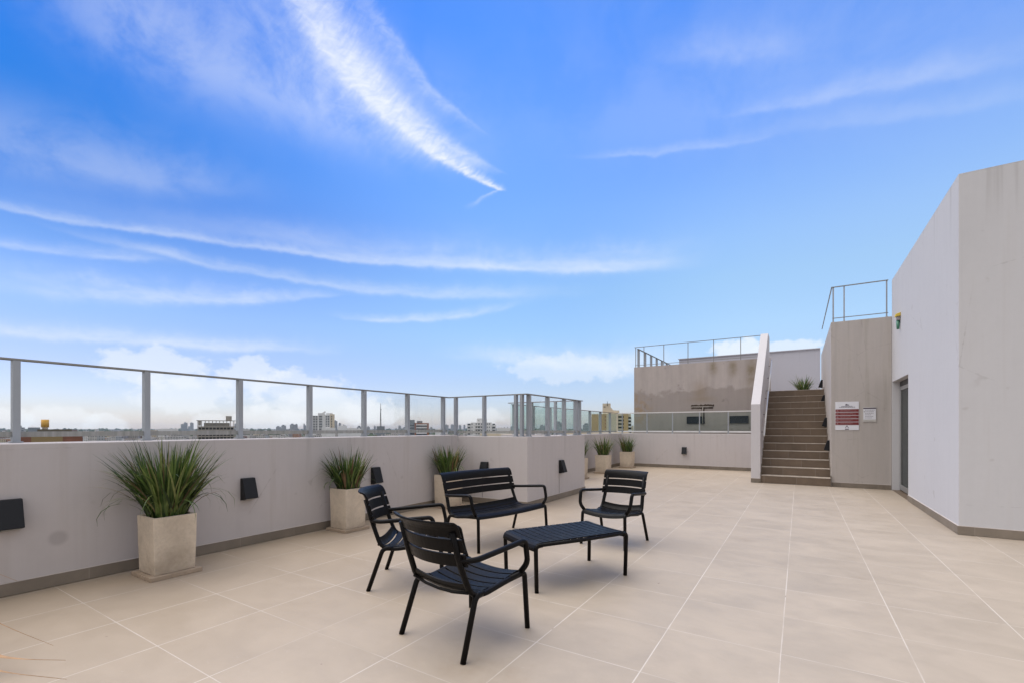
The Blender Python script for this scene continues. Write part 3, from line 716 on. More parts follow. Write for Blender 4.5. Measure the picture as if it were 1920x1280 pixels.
b = BM(); box(b, -4.74, -.70, 16.2, 27, 2.0, 2.29); box(b, -.70, .575, 18.1, 27, 2.0, 2.29); link('roof_deck', b, STEP, nb)
ur = empty('railing', (-4.92, 16.06, 3.385), 0, 'thin grey metal railing along the top of the stained building', 'railing')
b = BM(); box(b, -.02, 4.0, -.02, .02, .70, .714); link('top_rail', b, RAILT, ur)
b = BM(); box(b, 0, 4.0, -.008, .008, .065, .079); link('bottom_rail', b, RAILT, ur)
for k in range(6):
    xx = .02 + .79 * k + (.18 if k else 0) - (.0 if k else 0)
    if xx > 3.95: continue
    b = BM(); box(b, xx - .010, xx + .010, -.012, .012, .0008, .699); link('post', b, RAILT, ur)
b = BM(); box(b, .30, .32, -.008, .008, .0008, .699); link('post', b, RAILT, ur)
us = empty('railing', (-4.86, 16.16, 3.385), 0, 'grey railing with broad fins running back along the left edge of the stained building', 'railing')
b = BM(); box(b, -.03, .03, 0, 9.0, .66, .674); link('top_rail', b, RAILT, us)
for k in range(11):
    b = BM(); box(b, -.045, .045, .10 + .82 * k, .11 + .82 * k, .0008, .659); link('post', b, FIN, us)
# upper wall behind the stair landing
b = BM(); box(b, -4.05, .62, 19.0, 19.25, 2.29, 3.97)
uw = tag(link('upper_wall', b, WALLB), 'plain lilac grey wall closing the upper terrace behind the top of the stairs', 'wall')
b = BM(); box(b, -4.08, .62, 18.96, 19.30, 3.971, 4.00); link('coping', b, WALLB, uw)
b = BM(); box(b, -4.0, -.95, 18.985, 18.999, 3.74, 3.765); link('joint', b, DARKM, uw)

# ------------------------------------------------------------------ planters
random.seed(11)
def tuft(bm, n, h, spread, r0=.11, wd=.0100, zz=0.0, droop=1.0):
    for i in range(n):
        a = random.uniform(0, 2 * math.pi); rr = r0 * math.sqrt(random.random())
        p = Vector((rr * math.cos(a), rr * math.sin(a), zz))
        lean = (random.random() ** .8)
        a2 = a + random.gauss(0, .35) if rr > .03 else random.uniform(0, 6.28)
        out = Vector((math.cos(a2), math.sin(a2), 0))
        L = h * random.uniform(.6, 1.08) * (1.0 - .12 * lean)
        th0 = .03 + .42 * lean * spread; cur = random.uniform(.02, .18) + .32 * lean * random.random() * droop
        if random.random() < .085: cur += random.uniform(.4, 1.1)
        bend = random.uniform(.82, 2.2) if random.random() < .09 else 2.0
        w0 = wd * random.uniform(.6, 1.35); side = Vector((-out.y, out.x, 0)); tw = random.uniform(-1.0, 1.0)
        seg = 8; prev = None; th = th0; q = p.copy(); nseg = L / seg
        for s in range(seg + 1):
            t = s / seg
            wv = w0 * (1 - t ** 2.2) * (.75 + .6 * t if t < .4 else 1.0)
            sd_ = (side * math.cos(tw * t) + out * math.sin(tw * t)).normalized()
            a_ = bm.verts.new(q - sd_ * max(wv, .0004)); b_ = bm.verts.new(q + sd_ * max(wv, .0004))
            if prev: bm.faces.new((prev[0], prev[1], b_, a_)).smooth = True
            prev = (a_, b_)
            th += cur * (.4 + 1.3 * t) / seg * 2.4
            if t > bend: th += .5
            q = q + (out * math.sin(th) + Vector((0, 0, 1)) * math.cos(th)) * nseg
def planter(loc, label, h=.6, spread=1.0, n=230, seed=1, hp=.485, half=.155, rot=0.0, broken=False):
    random.seed(seed)
    hp = hp - .015
    root = empty('potted_grass', loc, rot, label, 'potted plant', 'square concrete planters of strap leaved grass')
    b = BM(); hs = half + .034; zt = .034
    if broken:
        g = .010
        box(b, -hs, -.02, -hs, -hs + .12 - g, .001, zt); box(b, -.02 + g, .075, -hs + .0, -hs + .12 - g, .001, zt - .002); box(b, .075 + g, hs, -hs, hs, .001, zt + .001)
        box(b, -hs, .075, -hs + .12, hs, .001, zt - .001)
    else: box(b, -hs, hs, -hs, hs, .001, zt)
    link('base_slab', b, SLAB, root, bevel=.003)
    b = BM(); z0 = zt + .002; wl = .022; hb_, ht = half * .965, half * 1.03
    def ring(r, z): return [b.verts.new((x * r, y * r, z)) for x, y in ((-1, -1), (1, -1), (1, 1), (-1, 1))]
    r1, r2, r3, r4 = ring(hb_, z0), ring(ht, z0 + hp), ring(ht - wl, z0 + hp), ring(ht - wl, z0 + hp - .05)
    for A, B in ((r1, r2), (r2, r3), (r3, r4)):
        for k in range(4): b.faces.new((A[k], A[(k + 1) % 4], B[(k + 1) % 4], B[k]))
    b.faces.new(r1[::-1]); b.faces.new(r4)
    bmesh.ops.subdivide_edges(b, edges=b.edges[:], cuts=3, use_grid_fill=True)
    for v in b.verts:
        v.co += Vector((random.gauss(0, .0008), random.gauss(0, .0008), random.gauss(0, .0008)))
    link('pot', b, POT, root, bevel=.004)
    b = BM(); box(b, -ht + wl + .001, ht - wl - .001, -ht + wl + .001, ht - wl - .001, z0 + hp - .049, z0 + hp - .02); link('soil', b, SOIL, root)
    b = BM(); tuft(b, n, h, spread, zz=z0 + hp - .021, r0=half * .85)
    link('leaves', b, BLADE, root)
    return root
planter((-4.59, 1.755, 0), 'largest, nearest concrete planter with a full clump of long grassy leaves, its base slab broken', .70, 1.05, 540, 2, broken=True)
planter((-4.69, 3.69, 0), 'second concrete planter from the left, with an upright clump on a rust edged slab', .53, .95, 270, 5, hp=.49, half=.146)
planter((-4.70, 5.60, 0), 'third concrete planter, partly hidden behind the black bench', .54, .9, 250, 9, hp=.49)
planter((-4.60, 10.45, 0), 'distant planter half hidden by the end of the jutting parapet', .56, .9, 150, 12, half=.16)
planter((-4.60, 12.10, 0), 'middle one of the three distant planters in the far corner', .62, 1.0, 170, 14, half=.17)
planter((-4.60, 14.18, 0), 'farthest planter, standing in the corner below the yellow apartment block', .58, 1.0, 150, 17, half=.18)
planter((.12, 17.5, 2.30), 'planter at the top of the staircase showing only its leaves above the landing', .58, 1.7, 170, 21, hp=.13, half=.16)
# planter standing just outside the frame on the left, whose dry leaves reach into view
pr = planter((-3.92, .16, 0), 'planter cut off by the left frame edge with dry brown leaves trailing low over the tiles', .42, .75, 90, 31, hp=.30, half=.14)
b = BM()
def strap(b, pts, wd):
    P = fillet(pts, .3, 8); prev = None; n = len(P)
    for i, q in enumerate(P):
        t = i / (n - 1); T = (P[min(i + 1, n - 1)] - P[max(i - 1, 0)]).normalized(); sd_ = T.cross(Vector((0, 0, 1))).normalized()
        ww = wd * min(1.0, 2.2 * (1 - t)) * (.5 + .5 * min(1, t * 5))
        m_ = b.verts.new(q + Vector((0, 0, -.002))); a_ = b.verts.new(q - sd_ * ww); c_ = b.verts.new(q + sd_ * ww)
        if prev:
            b.faces.new((prev[0], prev[1], m_, a_)); b.faces.new((prev[1], prev[2], c_, m_))
        prev = (a_, m_, c_)
for pts, wd in [([(.05, .0, .33), (.2, .2, .42), (.42, .38, .10), (.56, .47, .07), (.687, .623, .035)], .017), ([(.05, .02, .33), (.15, .25, .42), (.3, .45, .2), (.425, .636, .04)], .007),
                ([(.04, -.05, .33), (.30, .05, .40), (.66, .34, .10), (.925, .569, .03)], .016), ([(.0, .05, .33), (.05, .25, .5), (.08, .44, .46), (.10, .56, .36)], .012),
                ([(.02, .05, .33), (.10, .22, .55), (.15, .36, .57), (.17, .45, .54)], .006)]:
    strap(b, pts, wd)
link('dry_leaves', b, DRY, pr)

# ------------------------------------------------------------------ furniture
def slats(bm, prof, edges, halfw, dip, axis='z', th=.009, nj=3, ni=14, overhang=0.0):
    """prof: side profile (y,z) polyline; edges: list of (s0,s1) fractions; slats run along x"""
    ev, L = resample([(p[0], p[1], 0) for p in prof], 0)
    for s0, s1 in edges:
        grid = []
        for i in range(ni + 1):
            x = -halfw + 2 * halfw * i / ni; k = 1 - (x / halfw) ** 2; row = []
            for j in range(nj + 1):
                q = ev(L * (s0 + (s1 - s0) * j / nj))
                if axis == 'z': row.append(Vector((x, q.x, q.y - dip * k)))
                else: row.append(Vector((x, q.x - dip * k, q.y)))
            grid.append(row)
        plate(bm, grid, th)
def seating(name, W2, label, cat, group=None, loc=(0, 0, 0), rot=0.0):
    """W2 = half width of the seat; local +y is where the sitter looks"""
    root = empty(name, loc, rot, label, cat, group)
    TR_ = .0160
    side_prof = [(-.225, .405), (-.212, .365), (-.18, .338), (-.12, .325), (0.0, .328), (.12, .350), (.20, .366), (.235, .362), (.258, .346), (.268, .322)]
    sp = fillet([(a, b_, 0) for a, b_ in side_prof], .03, 3); prof = [(p.x, p.y) for p in sp]
    ns = 7; gap = .010; e = []
    cuts = [0, .155, .275, .395, .515, .635, .755, 1.0]
    for a, c in zip(cuts, cuts[1:]): e.append((a + gap, c - gap))
    b = BM(); slats(b, prof, e, W2 - .004,   .024 if W2 < .3 else .014, 'z', .012, 5, 16)
    link('seat', b, BLACK, root, smooth=False, bevel=.002)
    fw = .020 if W2 < .3 else .012; bp = fillet([(-.252 + fw, .495, 0), (-.292 + fw, .62, 0), (-.318 + fw, .705, 0), (-.340 + fw, .738, 0), (-.372 + fw, .747, 0)], .03, 4); bprof = [(p.x, p.y) for p in bp]
    b = BM(); slats(b, bprof, [(0.0, .255), (.295, .56), (.60, 1.0)], W2 + .020, .072 if W2 < .3 else .055, 'y', .012, 6, 18)
    link('backrest', b, BLACK, root, bevel=.002)
    for s in (-1, 1):
        b = BM()
        tube(b, fillet([(s * W2, .245, .345), (s * W2, .10, .335), (s * W2, -.10, .308), (s * W2, -.198, .332), (s * (W2 - .012), -.262, .50), (s * (W2 - .014), -.318, .69)], [.05, .06, .05, .05], 6), TR_, 10, 1.25)
        link('side_frame', b, BLACK, root, smooth=True)
        b = BM(); tube(b, fillet([(s * W2, .13, .338), (s * (W2 + .004), .262, .350), (s * (W2 + .014), .280, 0)], .035, 7), lambda t: TR_ * (1.12 - .1 * t), 10); link('leg', b, BLACK, root, smooth=True)
        b = BM(); tube(b, fillet([(s * (W2 - .002), -.10, .314), (s * (W2 + .018), -.175, .322), (s * (W2 + .034), -.285, 0)], .045, 7), lambda t: TR_ * (1.14 - .12 * t), 10); link('leg', b, BLACK, root, smooth=True)
        b = BM(); tube(b, fillet([(s * (W2 - .012), -.272, .530), (s * (W2 + .045), -.20, .528), (s * (W2 + .058), .205, .565), (s * (W2 + .050), .238, .42), (s * (W2 + .002), .225, .356)], [.06, .035, .04], 7), TR_, 10, 1.15)
        link('armrest', b, BLACK, root, smooth=True)
    b = BM(); tube(b, [(-W2, -.215, .345), (-W2 * .5, -.221, .327), (0, -.222, .322), (W2 * .5, -.221, .327), (W2, -.215, .345)], .009, 8); link('rear_rail', b, BLACK, root, smooth=True)
    return root
def heading(deg): return R(deg - 90)
grp = 'matching black slatted armchairs round the low table'
chA = seating('armchair', .236, 'black slatted armchair nearest the camera, turned with its back to us', 'armchair', grp, (-1.722, 2.225, 0), heading(81.3))
chB = copy_tree(chA); chB.location = (-2.69, 2.753, 0); chB.rotation_euler = (0, 0, heading(33)); chB['label'] = 'black slatted armchair on the left, seen in profile, overlapped by the nearest chair'
chC = copy_tree(chA); chC.location = (-1.716, 4.83, 0); chC.rotation_euler = (0, 0, heading(-95)); chC['label'] = 'black slatted armchair on the right behind the low table, facing us'
seating('garden_bench', .515, 'black slatted two seat bench with arms, behind the low table', 'bench', None, (-2.856, 4.245, 0), heading(-12))
# low table
tb = empty('coffee_table', (-1.672, 3.520, 0), heading(60.6), 'low black slatted rectangular table in the middle of the seats', 'table')
hl, hw_ = .460, .250
tp = fillet([(-hl - .006, .312, 0), (-hl, .352, 0), (-hl + .035, .372, 0), (0, .372, 0), (hl - .035, .372, 0), (hl, .352, 0), (hl + .006, .312, 0)], .02, 3)
ev_, Lt = resample([(p.x, p.y, 0) for p in tp], 0)
b = BM(); n = 14; cu = [0, .115 / Lt * 1.0]; first = .118 / Lt; rest = (1 - 2 * first) / (n - 2); cuts = [0, first] + [first + rest * (i + 1) for i in range(n - 2)] + [1.0]
slats(b, [(p.x, p.y) for p in tp], [(a + .0035, c - .0035) for a, c in zip(cuts, cuts[1:])], hw_, .007, 'z', .009, 5, 10)
link('tabletop', b, BLACK, tb, bevel=.002)
for sx in (-1, 1):
    b = BM(); tube(b, [(sx * hw_, -hl + .03, .357), (sx * hw_, 0, .352), (sx * hw_, hl - .03, .357)], .015, 10, 1.2); link('side_rail', b, BLACK, tb, smooth=True)
    for sy in (-1, 1):
        b = BM(); tube(b, fillet([(sx * hw_, sy * (hl - .07), .356), (sx * (hw_ - .002), sy * (hl - .012), .350), (sx * (hw_ - .006), sy * (hl - .022), .0)], .03, 6), lambda t: .0178 - .0015 * t, 10); link('leg', b, BLACK, tb, smooth=True)

HAZE = 3.6e-5

# ------------------------------------------------------------------ city beyond the terrace
def facade(name, cols, wx=3.2, wz=3.0, dark=(.05, .055, .065), roof=(.22, .19, .17)):
    m, t, p, o = newmat(name)
    geo = t.n.new('ShaderNodeNewGeometry'); x, y, z = t.sep(geo.outputs['Position']); nx, ny, nz = t.sep(t.coord('Normal'))
    ox, oy, oz = t.sep(t.coord())
    h = t.m('ADD', t.m('MULTIPLY', ox, t.m('ABSOLUTE', ny)), t.m('MULTIPLY', oy, t.m('ABSOLUTE', nx)))
    fx = t.m('ABSOLUTE', t.m('SUBTRACT', t.m('FRACT', t.m('DIVIDE', h, wx)), .5)); fz = t.m('ABSOLUTE', t.m('SUBTRACT', t.m('FRACT', t.m('DIVIDE', oz, wz)), .5))
    w = t.m('MULTIPLY', t.m('LESS_THAN', fx, .24), t.m('LESS_THAN', fz, .22))
    isr = t.m('GREATER_THAN', nz, .5)
    rnd = geo.outputs['Random Per Island']
    n_ = len(cols); c = t.ramp(rnd, [(i / n_, k) for i, k in enumerate(cols)], 'CONSTANT')
    c = t.mix(t.m('MULTIPLY', w, .85), c, dark)
    rc = t.mix(t.sstep(t.m('FRACT', t.m('MULTIPLY', rnd, 7.3)), .45, .55), roof, (.42, .38, .35))
    c = t.mix(isr, c, rc)
    v = t.rng(t.noise(geo.outputs['Position'], .12, 4.0), .3, .7, .8, 1.15)
    t.put(p.inputs['Base Color'], t.mix(1.0, c, t.xyz(v, v, v), 'MULTIPLY')); p.inputs['Roughness'].default_value = .8
    return m
CITY = facade('city_facade', [(.50, .47, .43), (.58, .56, .54), (.36, .33, .30), (.42, .24, .16), (.50, .42, .30), (.30, .29, .30), (.64, .62, .60), (.22, .13, .10), (.46, .44, .42), (.16, .17, .18)])
random.seed(42)
def frame_at(px, d):
    x, y = at(px, d); return (x, y, -34.0), math.atan2(y, x) - math.pi / 2
for i in range(150):
    px = random.uniform(-60, 1185); d = 430 * (1200 / 430) ** (random.random() ** .75)
    l, a = frame_at(px, d)
    w_ = random.uniform(8, 26); dp = random.uniform(10, 22); h_ = random.choice([7, 9, 10, 13, 16, 19, 22, 25]) + random.uniform(-1, 1)
    h_ = min(h_, 34 + zat(806.5, d) - 1)
    b = BM(); box(b, -w_ / 2, w_ / 2, 0, dp, 0, h_)
    if h_ > 12: box(b, -w_ * .15, w_ * .12, dp * .4, dp * .7, h_ + .01, h_ + 2.6)
    else: box(b, w_ * .2, w_ * .32, dp * .3, dp * .5, h_ + .01, h_ + 1.4)
    if random.random() < .5: xx = random.uniform(-w_ * .4, w_ * .4); box(b, xx, xx + .25, dp * .3, dp * .3 + .25, h_ + .01, h_ + random.uniform(2, 5))
    if random.random() < .4: xx = random.uniform(-w_ * .4, w_ * .3); box(b, xx, xx + 1.6, dp * .6, dp * .6 + 1.6, h_ + .01, h_ + 2.2)
    o = link('city_building', b, CITY, None, l, a + random.uniform(-.7, .7))
    tag(o, 'small flat roofed building among the low roofs of the city beyond the parapet', 'building', 'low city buildings beyond the parapet')
b = BM()
for i in range(3800):
    px = random.uniform(-160, 1260); d = 900 * (7000 / 900) ** (random.random())
    x, y = at(px, d); w_ = random.uniform(8, 34) * (1 + d / 5000); dp = random.uniform(10, 26); h_ = random.choice([5, 6, 7, 9, 12, 14, 17]) + random.uniform(-1, 1)
    if random.random() < .05: h_ += random.uniform(6, 16); w_ *= .6
    a = math.atan2(y, x) - math.pi / 2 + random.uniform(-.6, .6)
    box(b, -w_ / 2, w_ / 2, 0, dp, -34, -34 + h_, 0, Matrix.Translation((x, y, 0)) @ Matrix.Rotation(a, 4, 'Z'))
tag(link('distant_city', b, CITY), 'endless low rooftops of the city fading towards the horizon', None, None, 'stuff')
# tree masses between the roofs
b = BM()
for i in range(900):
    px = random.uniform(-160, 1260); d = 1100 * (9000 / 1100) ** (random.random())
    x, y = at(px, d); r = random.uniform(5, 13) * (1 + d / 6000)
    M = Matrix.Translation((x, y, -34 + r * .6 + 3)) @ Matrix.Diagonal((r * 1.6, r, r * .8, 1))
    bmesh.ops.create_icosphere(b, subdivisions=1, radius=1, matrix=M)
TREE = plain('distant_foliage', (.035, .055, .022), .9, .5, .15)
tag(link('distant_trees', b, TREE), 'dark green tree masses scattered between the distant roofs', None, None, 'stuff')

def place(name, px0, px1, d, label, cat='building', group=None):
    l, a = frame_at((px0 + px1) / 2, d); k = d / FPX
    root = empty(name, l, a, label, cat, group)
    return root, (px1 - px0) * k, k
def hz_(py, d): return 34 + zat(py, d)
M_CONC = plain('raw_concrete', (.30, .27, .235), .9, .25, .5); M_DARK = plain('dark_opening', (.025, .023, .022), .8, .2, 1)
M_WHT = plain('white_render', (.66, .65, .64), .8, .08, .3); M_OCH = plain('ochre_render', (.50, .34, .17), .8, .12, .3); M_CRM = plain('cream_render', (.62, .53, .40), .8, .10, .3)
M_BRK = plain('brick_red', (.27, .12, .075), .85, .2, .5); M_GRY = plain('grey_cladding', (.20, .22, .24), .7, .15, .3); M_WIN = plain('window_glass', (.05, .06, .075), .25, .2, .5)
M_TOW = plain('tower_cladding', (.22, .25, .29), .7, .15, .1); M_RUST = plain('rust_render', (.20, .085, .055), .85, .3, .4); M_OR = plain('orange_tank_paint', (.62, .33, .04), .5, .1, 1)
# concrete frame block
D = 430.; r_, W_, k = place('concrete_block', 376, 437, D, 'raw concrete building with open storeys and a roof hut, behind the nearest planter')
H = hz_(787, D)
b = BM(); box(b, -W_ / 2 + 1.0, W_ / 2 - 2.0, 1.2, 16, 0, H - 6.2); link('core', b, M_DARK, r_)
z = H
for j, zz in enumerate([H, H - 5.6, H - 8.6, H - 11.6, H - 14.6, H - 17.6, H - 20.6]):
    b = BM(); e = 0 if j == 0 else .5 + (j > 3) * 1.6
    prism(b, [(-W_ / 2 - (.5 if j == 0 else -.2), 0), (W_ / 2 - 2 + e, 0), (W_ / 2 + e, 2.5), (W_ / 2 + e, 17), (-W_ / 2 - (.5 if j == 0 else -.2), 17)], 'z', zz - (.5 if j == 0 else 1.15), zz)
    link('floor_slab', b, M_CONC, r_)
random.seed(8)
for j in range(11):
    b = BM(); x = -W_ / 2 + .6 + j * (W_ - 2.2) / 10; box(b, x - .3, x + .3, .3, .9, 0, H - .5); link('column', b, M_CONC, r_)
b = BM(); box(b, -W_ / 2 + 1.0, -W_ / 2 + 2.8, .6, 8, H - 5, H - .6); box(b, -W_ / 2 + 5.2, W_ / 2 - 5, 2.4, 12, H - 5.5, H - 2.4); link('attic_wall', b, M_CONC, r_)
b = BM(); box(b, W_ / 2 - 8.0, W_ / 2 - 3.2, 3, 8, H + .01, H + 4.2); link('roof_hut', b, M_CONC, r_)
# white balcony tower
D = 760.; r_, W_, k = place('apartment_tower', 588, 626, D, 'tall white and cream apartment tower with dark balcony windows on the skyline')
H = hz_(777, D)
b = BM(); box(b, -W_ / 2, -W_ / 2 + 8, 1.5, 20, 0, H - 1.2); box(b, -W_ / 2 + 8.02, 1.5, 0.6, 20, 0, H + 3.0); box(b, 1.52, 9.5, 0, 20, 0, H + 1.0); link('wall', b, M_WHT, r_)
b = BM(); box(b, 9.52, W_ / 2, .8, 20, 0, H + 1.5); link('cream_wing', b, M_CRM, r_)
b = BM(); prism(b, [(-3.5, H + 3.02), (2.0, H + 6.4), (2.8, H + 6.4), (2.8, H + 3.02)], 'y', 3, 9); box(b, 4, 14, 4, 10, H + 1.52, H + 3.5); link('roof_structure', b, M_WHT, r_)
for rr_ in range(10):
    z = H - 3.0 - rr_ * 2.75
    for x0_, x1_, y_ in ((-W_ / 2 + .6, -W_ / 2 + 3.6, 1.4), (-W_ / 2 + 4.4, -W_ / 2 + 7.2, 1.4), (-W_ / 2 + 9.5, -W_ / 2 + 14.5, .5), (3.0, 5.0, -.1), (6.0, 8.6, -.1), (11.3, 13.0, .7)):
        b = BM(); box(b, x0_, x1_, y_ - .05, y_ + .05, z, z + 1.6); link('window', b, M_WIN, r_)
# brick striped block
D = 500.; r_, W_, k = place('brick_building', 768, 804, D, 'brick and grey office block with white horizontal bands on the skyline')
H = hz_(792, D)
b = BM(); box(b, -W_ / 2 + 5.6, W_ / 2, 0, 14, 0, H); link('brick_frame', b, M_BRK, r_)
b = BM(); box(b, -W_ / 2, -W_ / 2 + 5.58, 1, 14, 0, H + 3.4); box(b, -W_ / 2 + 8, -W_ / 2 + 14, 4, 10, H + .01, H + 2.4); link('grey_wing', b, M_GRY, r_)
for j in range(6):
    z = H - 2.6 - j * 3.05
    b = BM(); box(b, -W_ / 2 + 7.3, W_ / 2 - 2.2, -.3, 0.1, z, z + 1.3); link('white_band', b, M_WHT, r_)
    b = BM(); box(b, -W_ / 2 + 7.3, W_ / 2 - 2.2, -.1, .05, z - 1.65, z - .02); link('window', b, M_WIN, r_)
    b = BM(); box(b, -W_ / 2 + .4, -W_ / 2 + 5, .9, 1.05, z - .6, z + .7); link('window', b, M_WIN, r_)
# white cubic block
D = 430.; r_, W_, k = place('white_building', 876, 930, D, 'bright white stepped apartment block with small dark windows right of the brick block')
H = hz_(791, D)
b = BM(); box(b, -W_ / 2 + 3.5, W_ / 2 - 4, 0, 14, 0, H); box(b, -4.5, 5, 3, 12, H + .01, H + 3.8); link('wall', b, M_WHT, r_)
b = BM(); box(b, W_ / 2 - 3.98, W_ / 2, 1.5, 13, 0, H - 2.6); box(b, -W_ / 2, -W_ / 2 + 3.48, 2, 13, 0, H - 1); link('side_wing', b, plain('white_wing', (.58, .58, .58), .8), r_)
for j in range(5):
    z = H - 2.1 - j * 3.0
    for x0_, x1_ in ((-W_ / 2 + 4.2, -W_ / 2 + 4.9), (-5.6, -4.4), (-3.6, -1.6), (-.6, .4), (5.0, 5.8), (6.9, 7.7)):
        b = BM(); box(b, x0_, x1_, -.06, .05, z, z + 1.3); link('window', b, M_WIN, r_)
    b = BM(); box(b, -6.2, 1.6, -1.2, -.07, z - 1.1, z - .3); link('balcony', b, M_WHT, r_)
    b = BM(); box(b, W_ / 2 - 3.4, W_ / 2 - .8, 1.4, 1.55, z - .3, z + 1.0); link('window', b, M_WIN, r_)
    b = BM(); box(b, -W_ / 2 + .5, -W_ / 2 + 2.9, 1.9, 2.05, z - .3, z + 1.0); link('window', b, M_WIN, r_)
for xx in (-2.6, 3.6):
    b = BM(); box(b, xx - .4, xx + .4, 2.94, 3.05, H + 1.3, H + 2.1); link('window', b, M_WIN, r_)
b = BM(); box(b, W_ / 2 + .6, W_ / 2 + 14, 0, 12, 0, hz_(801.5, D)); wb = tag(link('white_annex', b, M_WHT, None, r_.location, r_.rotation_euler[2]), 'low pale flat roofed annex right of the white block', 'building')
# yellow apartment block
D = 385.; r_, W_, k = place('yellow_building', 1109.5, 1187, D, 'ochre and cream apartment block with balconies and a roof tower beside the stained wall')
X = lambda px: (px - 1148.25) * k
H = hz_(775, D)
b = BM(); box(b, X(1109.5), X(1122), .8, 18, 0, H); box(b, X(1126), X(1137), 0.4, 18, 0, H); box(b, X(1168), X(1177), 0, 18, 0, H); link('ochre_wall', b, M_OCH, r_)
b = BM(); box(b, X(1122.1), X(1125.9), 1.0, 18, 0, H - .5); box(b, X(1137.1), X(1158.5), .2, 18, 0, H); box(b, X(1158.6), X(1167.9), 1.6, 18, 0, H); box(b, X(1177.1), X(1182), 1.6, 18, 0, H); box(b, X(1182.1), X(1187), 2.2, 16, 0, hz_(797, D)); link('cream_wall', b, M_CRM, r_)
b = BM(); prism(b, [(X(1130), H + .01), (X(1130), hz_(755, D)), (X(1145), hz_(755, D)), (X(1145), hz_(762, D)), (X(1150), hz_(768, D)), (X(1161), hz_(768.5, D)), (X(1161), H + .01)], 'y', 3, 14); link('roof_tower', b, M_CRM, r_)
b = BM(); box(b, X(1138.6), X(1139.4), 2.5, 2.99, hz_(760, D), hz_(751, D)); box(b, X(1132), X(1135.5), 2.8, 2.99, hz_(762.2, D), hz_(761, D)); link('aerial', b, M_DARK, r_)
for j in range(7):
    z = hz_(781.5 + j * 6.6, D)
    for x0_, x1_, y_ in ((1126.6, 1127.9, .35), (1134.6, 1136, .35)):
        b = BM(); box(b, X(x0_), X(x1_), y_ - .06, y_ + .02, z, z + 1.3); link('window', b, plain('brown_window', (.12, .06, .035), .5), r_) if j == -1 else link('window', b, M_BRK, r_)
    b = BM(); box(b, X(1159), X(1166), 1.5, 1.65, z - .3, z + 1.1); link('window', b, M_DARK, r_)
    b = BM(); box(b, X(1166.8), X(1168.8), -.1, 1.0, z - .4, z + 1.2); link('window', b, M_DARK, r_)
    b = BM(); box(b, X(1177.4), X(1182.5), 1.45, 1.7, z - 1.2, z + .3); link('window', b, M_DARK, r_)
    b = BM(); box(b, X(1177.2), X(1183.5), .2, 1.4, z - 2.3, z - 1.25); link('balcony', b, M_WHT, r_)
# orange roofed hall with the tank
D = 120.; r_, W_, k = place('rust_building', 46, 138, D, 'rust red and ochre flat building just beyond the left parapet')
b = BM(); box(b, -W_ / 2, W_ / 2, 0, 8, 0, hz_(812, D)); link('wall', b, M_RUST, r_)
b = BM(); box(b, -W_ / 2 + 3.2, -W_ / 2 + 9.0, -.12, -.01, 24, hz_(812.5, D)); link('ochre_panel', b, plain('dull_ochre', (.27, .19, .09), .85), r_)
D = 260.; r_, W_, k = place('tank_building', 80, 126, D, 'dark flat roof building carrying the orange tank')
b = BM(); box(b, -W_ / 2, W_ / 2, 0, 12, 0, hz_(803.8, D)); link('wall', b, plain('dark_olive_wall', (.12, .10, .07), .8), r_)
b = BM(); box(b, -W_ / 2 - 3.6, -W_ / 2 + 1, .5, 8, 0, hz_(800.3, D)); link('blue_grey_wing', b, M_TOW, r_)
D = 261.5; r_, W_, k = place('water_tank', 79, 90, D, 'orange cylindrical water tank standing above the dark roof', 'water tank')
zt_ = hz_(785.5, D); b = BM(); tube(b, [(0, 3, hz_(800.3, D)), (0, 3, zt_)], W_ / 2, 20); link('drum', b, M_OR, r_, smooth=False)
b = BM(); tube(b, [(0, 3, hz_(804, D)), (0, 3, hz_(800.4, D))], W_ * .36, 12); link('stand', b, M_CRM, r_)
# mast on its roof
D = 900.; r_, W_, k = place('radio_mast', 706.5, 721, D, 'thin lattice radio mast on a dark roof block on the skyline', 'mast')
b = BM(); box(b, -W_ / 2, W_ / 2, 0, 12, 0, hz_(798, D)); link('roof_block', b, M_GRY, r_)
zb_ = hz_(798, D); zt_ = hz_(755, D); b = BM()
for sx, sy in ((-1, 0), (1, 0), (0, 1)):
    tube(b, [(sx * 1.1, 5 + sy * 1.4, zb_), (sx * .35, 5 + sy * .4, zb_ + (zt_ - zb_) * .7), (0, 5, zt_)], .32, 5)
for j in range(16):
    z = zb_ + (zt_ - zb_) * .7 * j / 16; q = 1.1 - .75 * j / 16; tube(b, [(-q, 5, z), (q, 5, z + 1.8)], .14, 4)
link('lattice', b, M_DARK, r_)
for f_, rr2 in ((.28, 1.1), (.55, .7), (.72, 1.2)):
    b = BM(); bmesh.ops.create_icosphere(b, subdivisions=2, radius=rr2, matrix=Matrix.Translation((.5, 4.6, zb_ + (zt_ - zb_) * f_))); link('dish', b, M_DARK, r_)
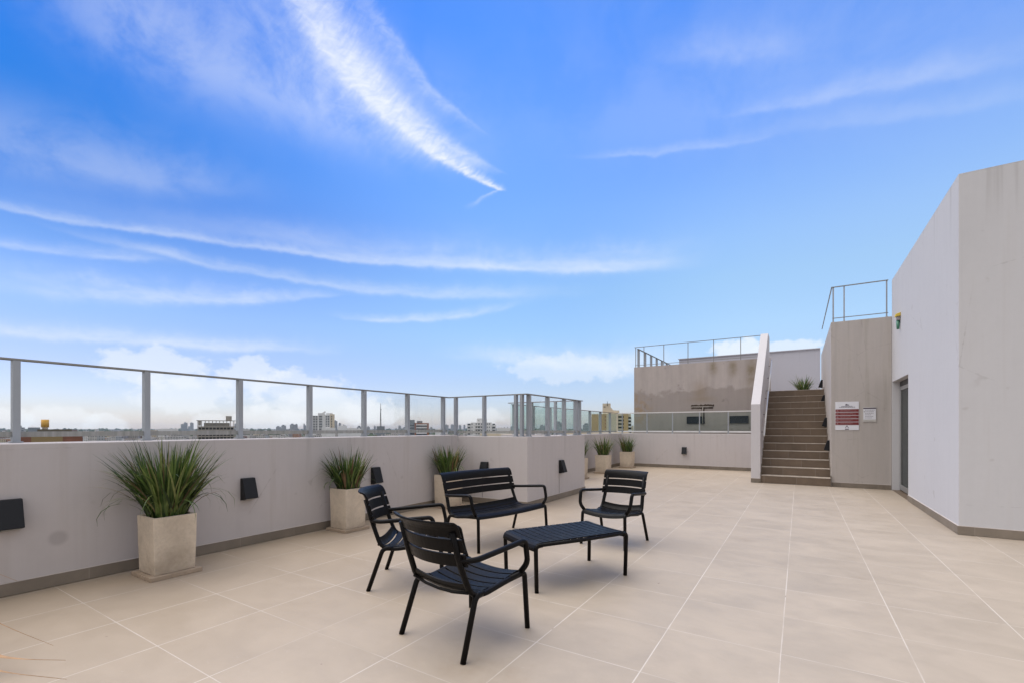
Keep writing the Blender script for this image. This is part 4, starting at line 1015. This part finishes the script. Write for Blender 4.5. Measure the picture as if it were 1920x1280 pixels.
# far skyline towers
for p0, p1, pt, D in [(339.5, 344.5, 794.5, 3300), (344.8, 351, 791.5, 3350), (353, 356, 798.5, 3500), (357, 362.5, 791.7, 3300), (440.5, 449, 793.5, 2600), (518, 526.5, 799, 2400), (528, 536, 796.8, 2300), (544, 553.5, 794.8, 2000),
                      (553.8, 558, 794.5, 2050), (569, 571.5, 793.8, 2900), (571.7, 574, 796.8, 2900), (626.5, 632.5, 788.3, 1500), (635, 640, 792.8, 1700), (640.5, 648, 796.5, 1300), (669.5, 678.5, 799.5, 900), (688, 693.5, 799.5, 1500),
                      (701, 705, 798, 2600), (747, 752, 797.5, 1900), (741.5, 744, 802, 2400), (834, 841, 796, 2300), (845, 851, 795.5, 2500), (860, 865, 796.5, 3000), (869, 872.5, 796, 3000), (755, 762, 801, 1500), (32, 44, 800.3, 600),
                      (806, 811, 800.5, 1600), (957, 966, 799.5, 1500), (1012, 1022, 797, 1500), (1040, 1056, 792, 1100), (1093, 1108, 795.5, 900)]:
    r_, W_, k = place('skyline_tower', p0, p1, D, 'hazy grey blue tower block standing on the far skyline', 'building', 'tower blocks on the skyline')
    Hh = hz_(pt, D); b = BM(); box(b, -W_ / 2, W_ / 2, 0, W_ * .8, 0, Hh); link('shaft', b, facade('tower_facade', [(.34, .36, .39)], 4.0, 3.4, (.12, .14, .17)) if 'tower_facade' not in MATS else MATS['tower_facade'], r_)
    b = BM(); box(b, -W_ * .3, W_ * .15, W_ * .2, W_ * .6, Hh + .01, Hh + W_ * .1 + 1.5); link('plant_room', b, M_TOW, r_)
# pale low blocks right of the tower
for p0, p1, pt, D in [(604, 628, 801, 480), (634, 650, 797, 520), (650, 668, 801.5, 500), (933, 944, 801, 700), (295, 330, 803, 1100), (668, 680, 803, 700), (816, 832, 803.5, 620), (900, 935, 812, 260), (935, 985, 812.5, 240), (1060, 1100, 809, 300), (1108, 1180, 810, 280)]:
    r_, W_, k = place('rooftop_block', p0, p1, D, 'pale low rendered block with a flat roof between the taller buildings', 'building', 'pale flat blocks between the towers')
    Hh = hz_(pt, D); b = BM(); box(b, -W_ / 2, W_ / 2, 0, 9, 0, Hh); link('wall', b, M_WHT if D > 400 else M_CRM, r_)
    b = BM(); box(b, -W_ * .2, W_ * .1, 3, 6, Hh + .01, Hh + 1.2); link('roof_hut', b, M_WHT, r_)
# small conifers on the skyline
random.seed(77)
for px, pt, D in [(945.5, 799.5, 520), (952, 799.8, 540), (941.5, 803, 500), (957, 803.5, 520)]:
    l, a = frame_at(px, D); root = empty('conifer', l, a, 'small dark pointed conifer above the roofs beside the glass corner', 'tree', 'pointed conifers above the roofs')
    Hh = hz_(pt, D); b = BM(); tube(b, [(0, 0, 0), (0, 0, Hh * .95)], lambda t: .5 - .4 * t, 6); link('trunk', b, M_DARK, root)
    b = BM()
    for q in range(700):
        t_ = random.random() ** .7; z = Hh - t_ * 12; r0 = 2.3 * t_ * random.uniform(.3, 1.1); an = random.uniform(0, 6.28)
        c = Vector((r0 * math.cos(an), r0 * math.sin(an), z)); s1 = Vector((random.gauss(0, .35), random.gauss(0, .35), random.gauss(0, .35))); s2 = Vector((random.gauss(0, .35), random.gauss(0, .35), random.gauss(0, .35)))
        b.faces.new([b.verts.new(c), b.verts.new(c + s1), b.verts.new(c + s2)])
    link('crown', b, TREE, root)
# haze
if HAZE:
    b = BM(); 
    x0, x1, y0, y1 = -9000, 3000, -60, 9500
    box(b, x0, x1, y0, y1, -35.6, 66)
    m = bpy.data.materials.new('haze'); m.use_nodes = True; nt = m.node_tree; nt.nodes.clear(); o_ = nt.nodes.new('ShaderNodeOutputMaterial'); v_ = nt.nodes.new('ShaderNodeVolumePrincipled')
    v_.inputs['Color'].default_value = (.68, .83, 1.0, 1); v_.inputs['Density'].default_value = HAZE; v_.inputs['Anisotropy'].default_value = .2
    nt.links.new(v_.outputs[0], o_.inputs['Volume'])
    tag(link('haze', b, m), 'pale blue haze in the air over the city', None, None, 'stuff')
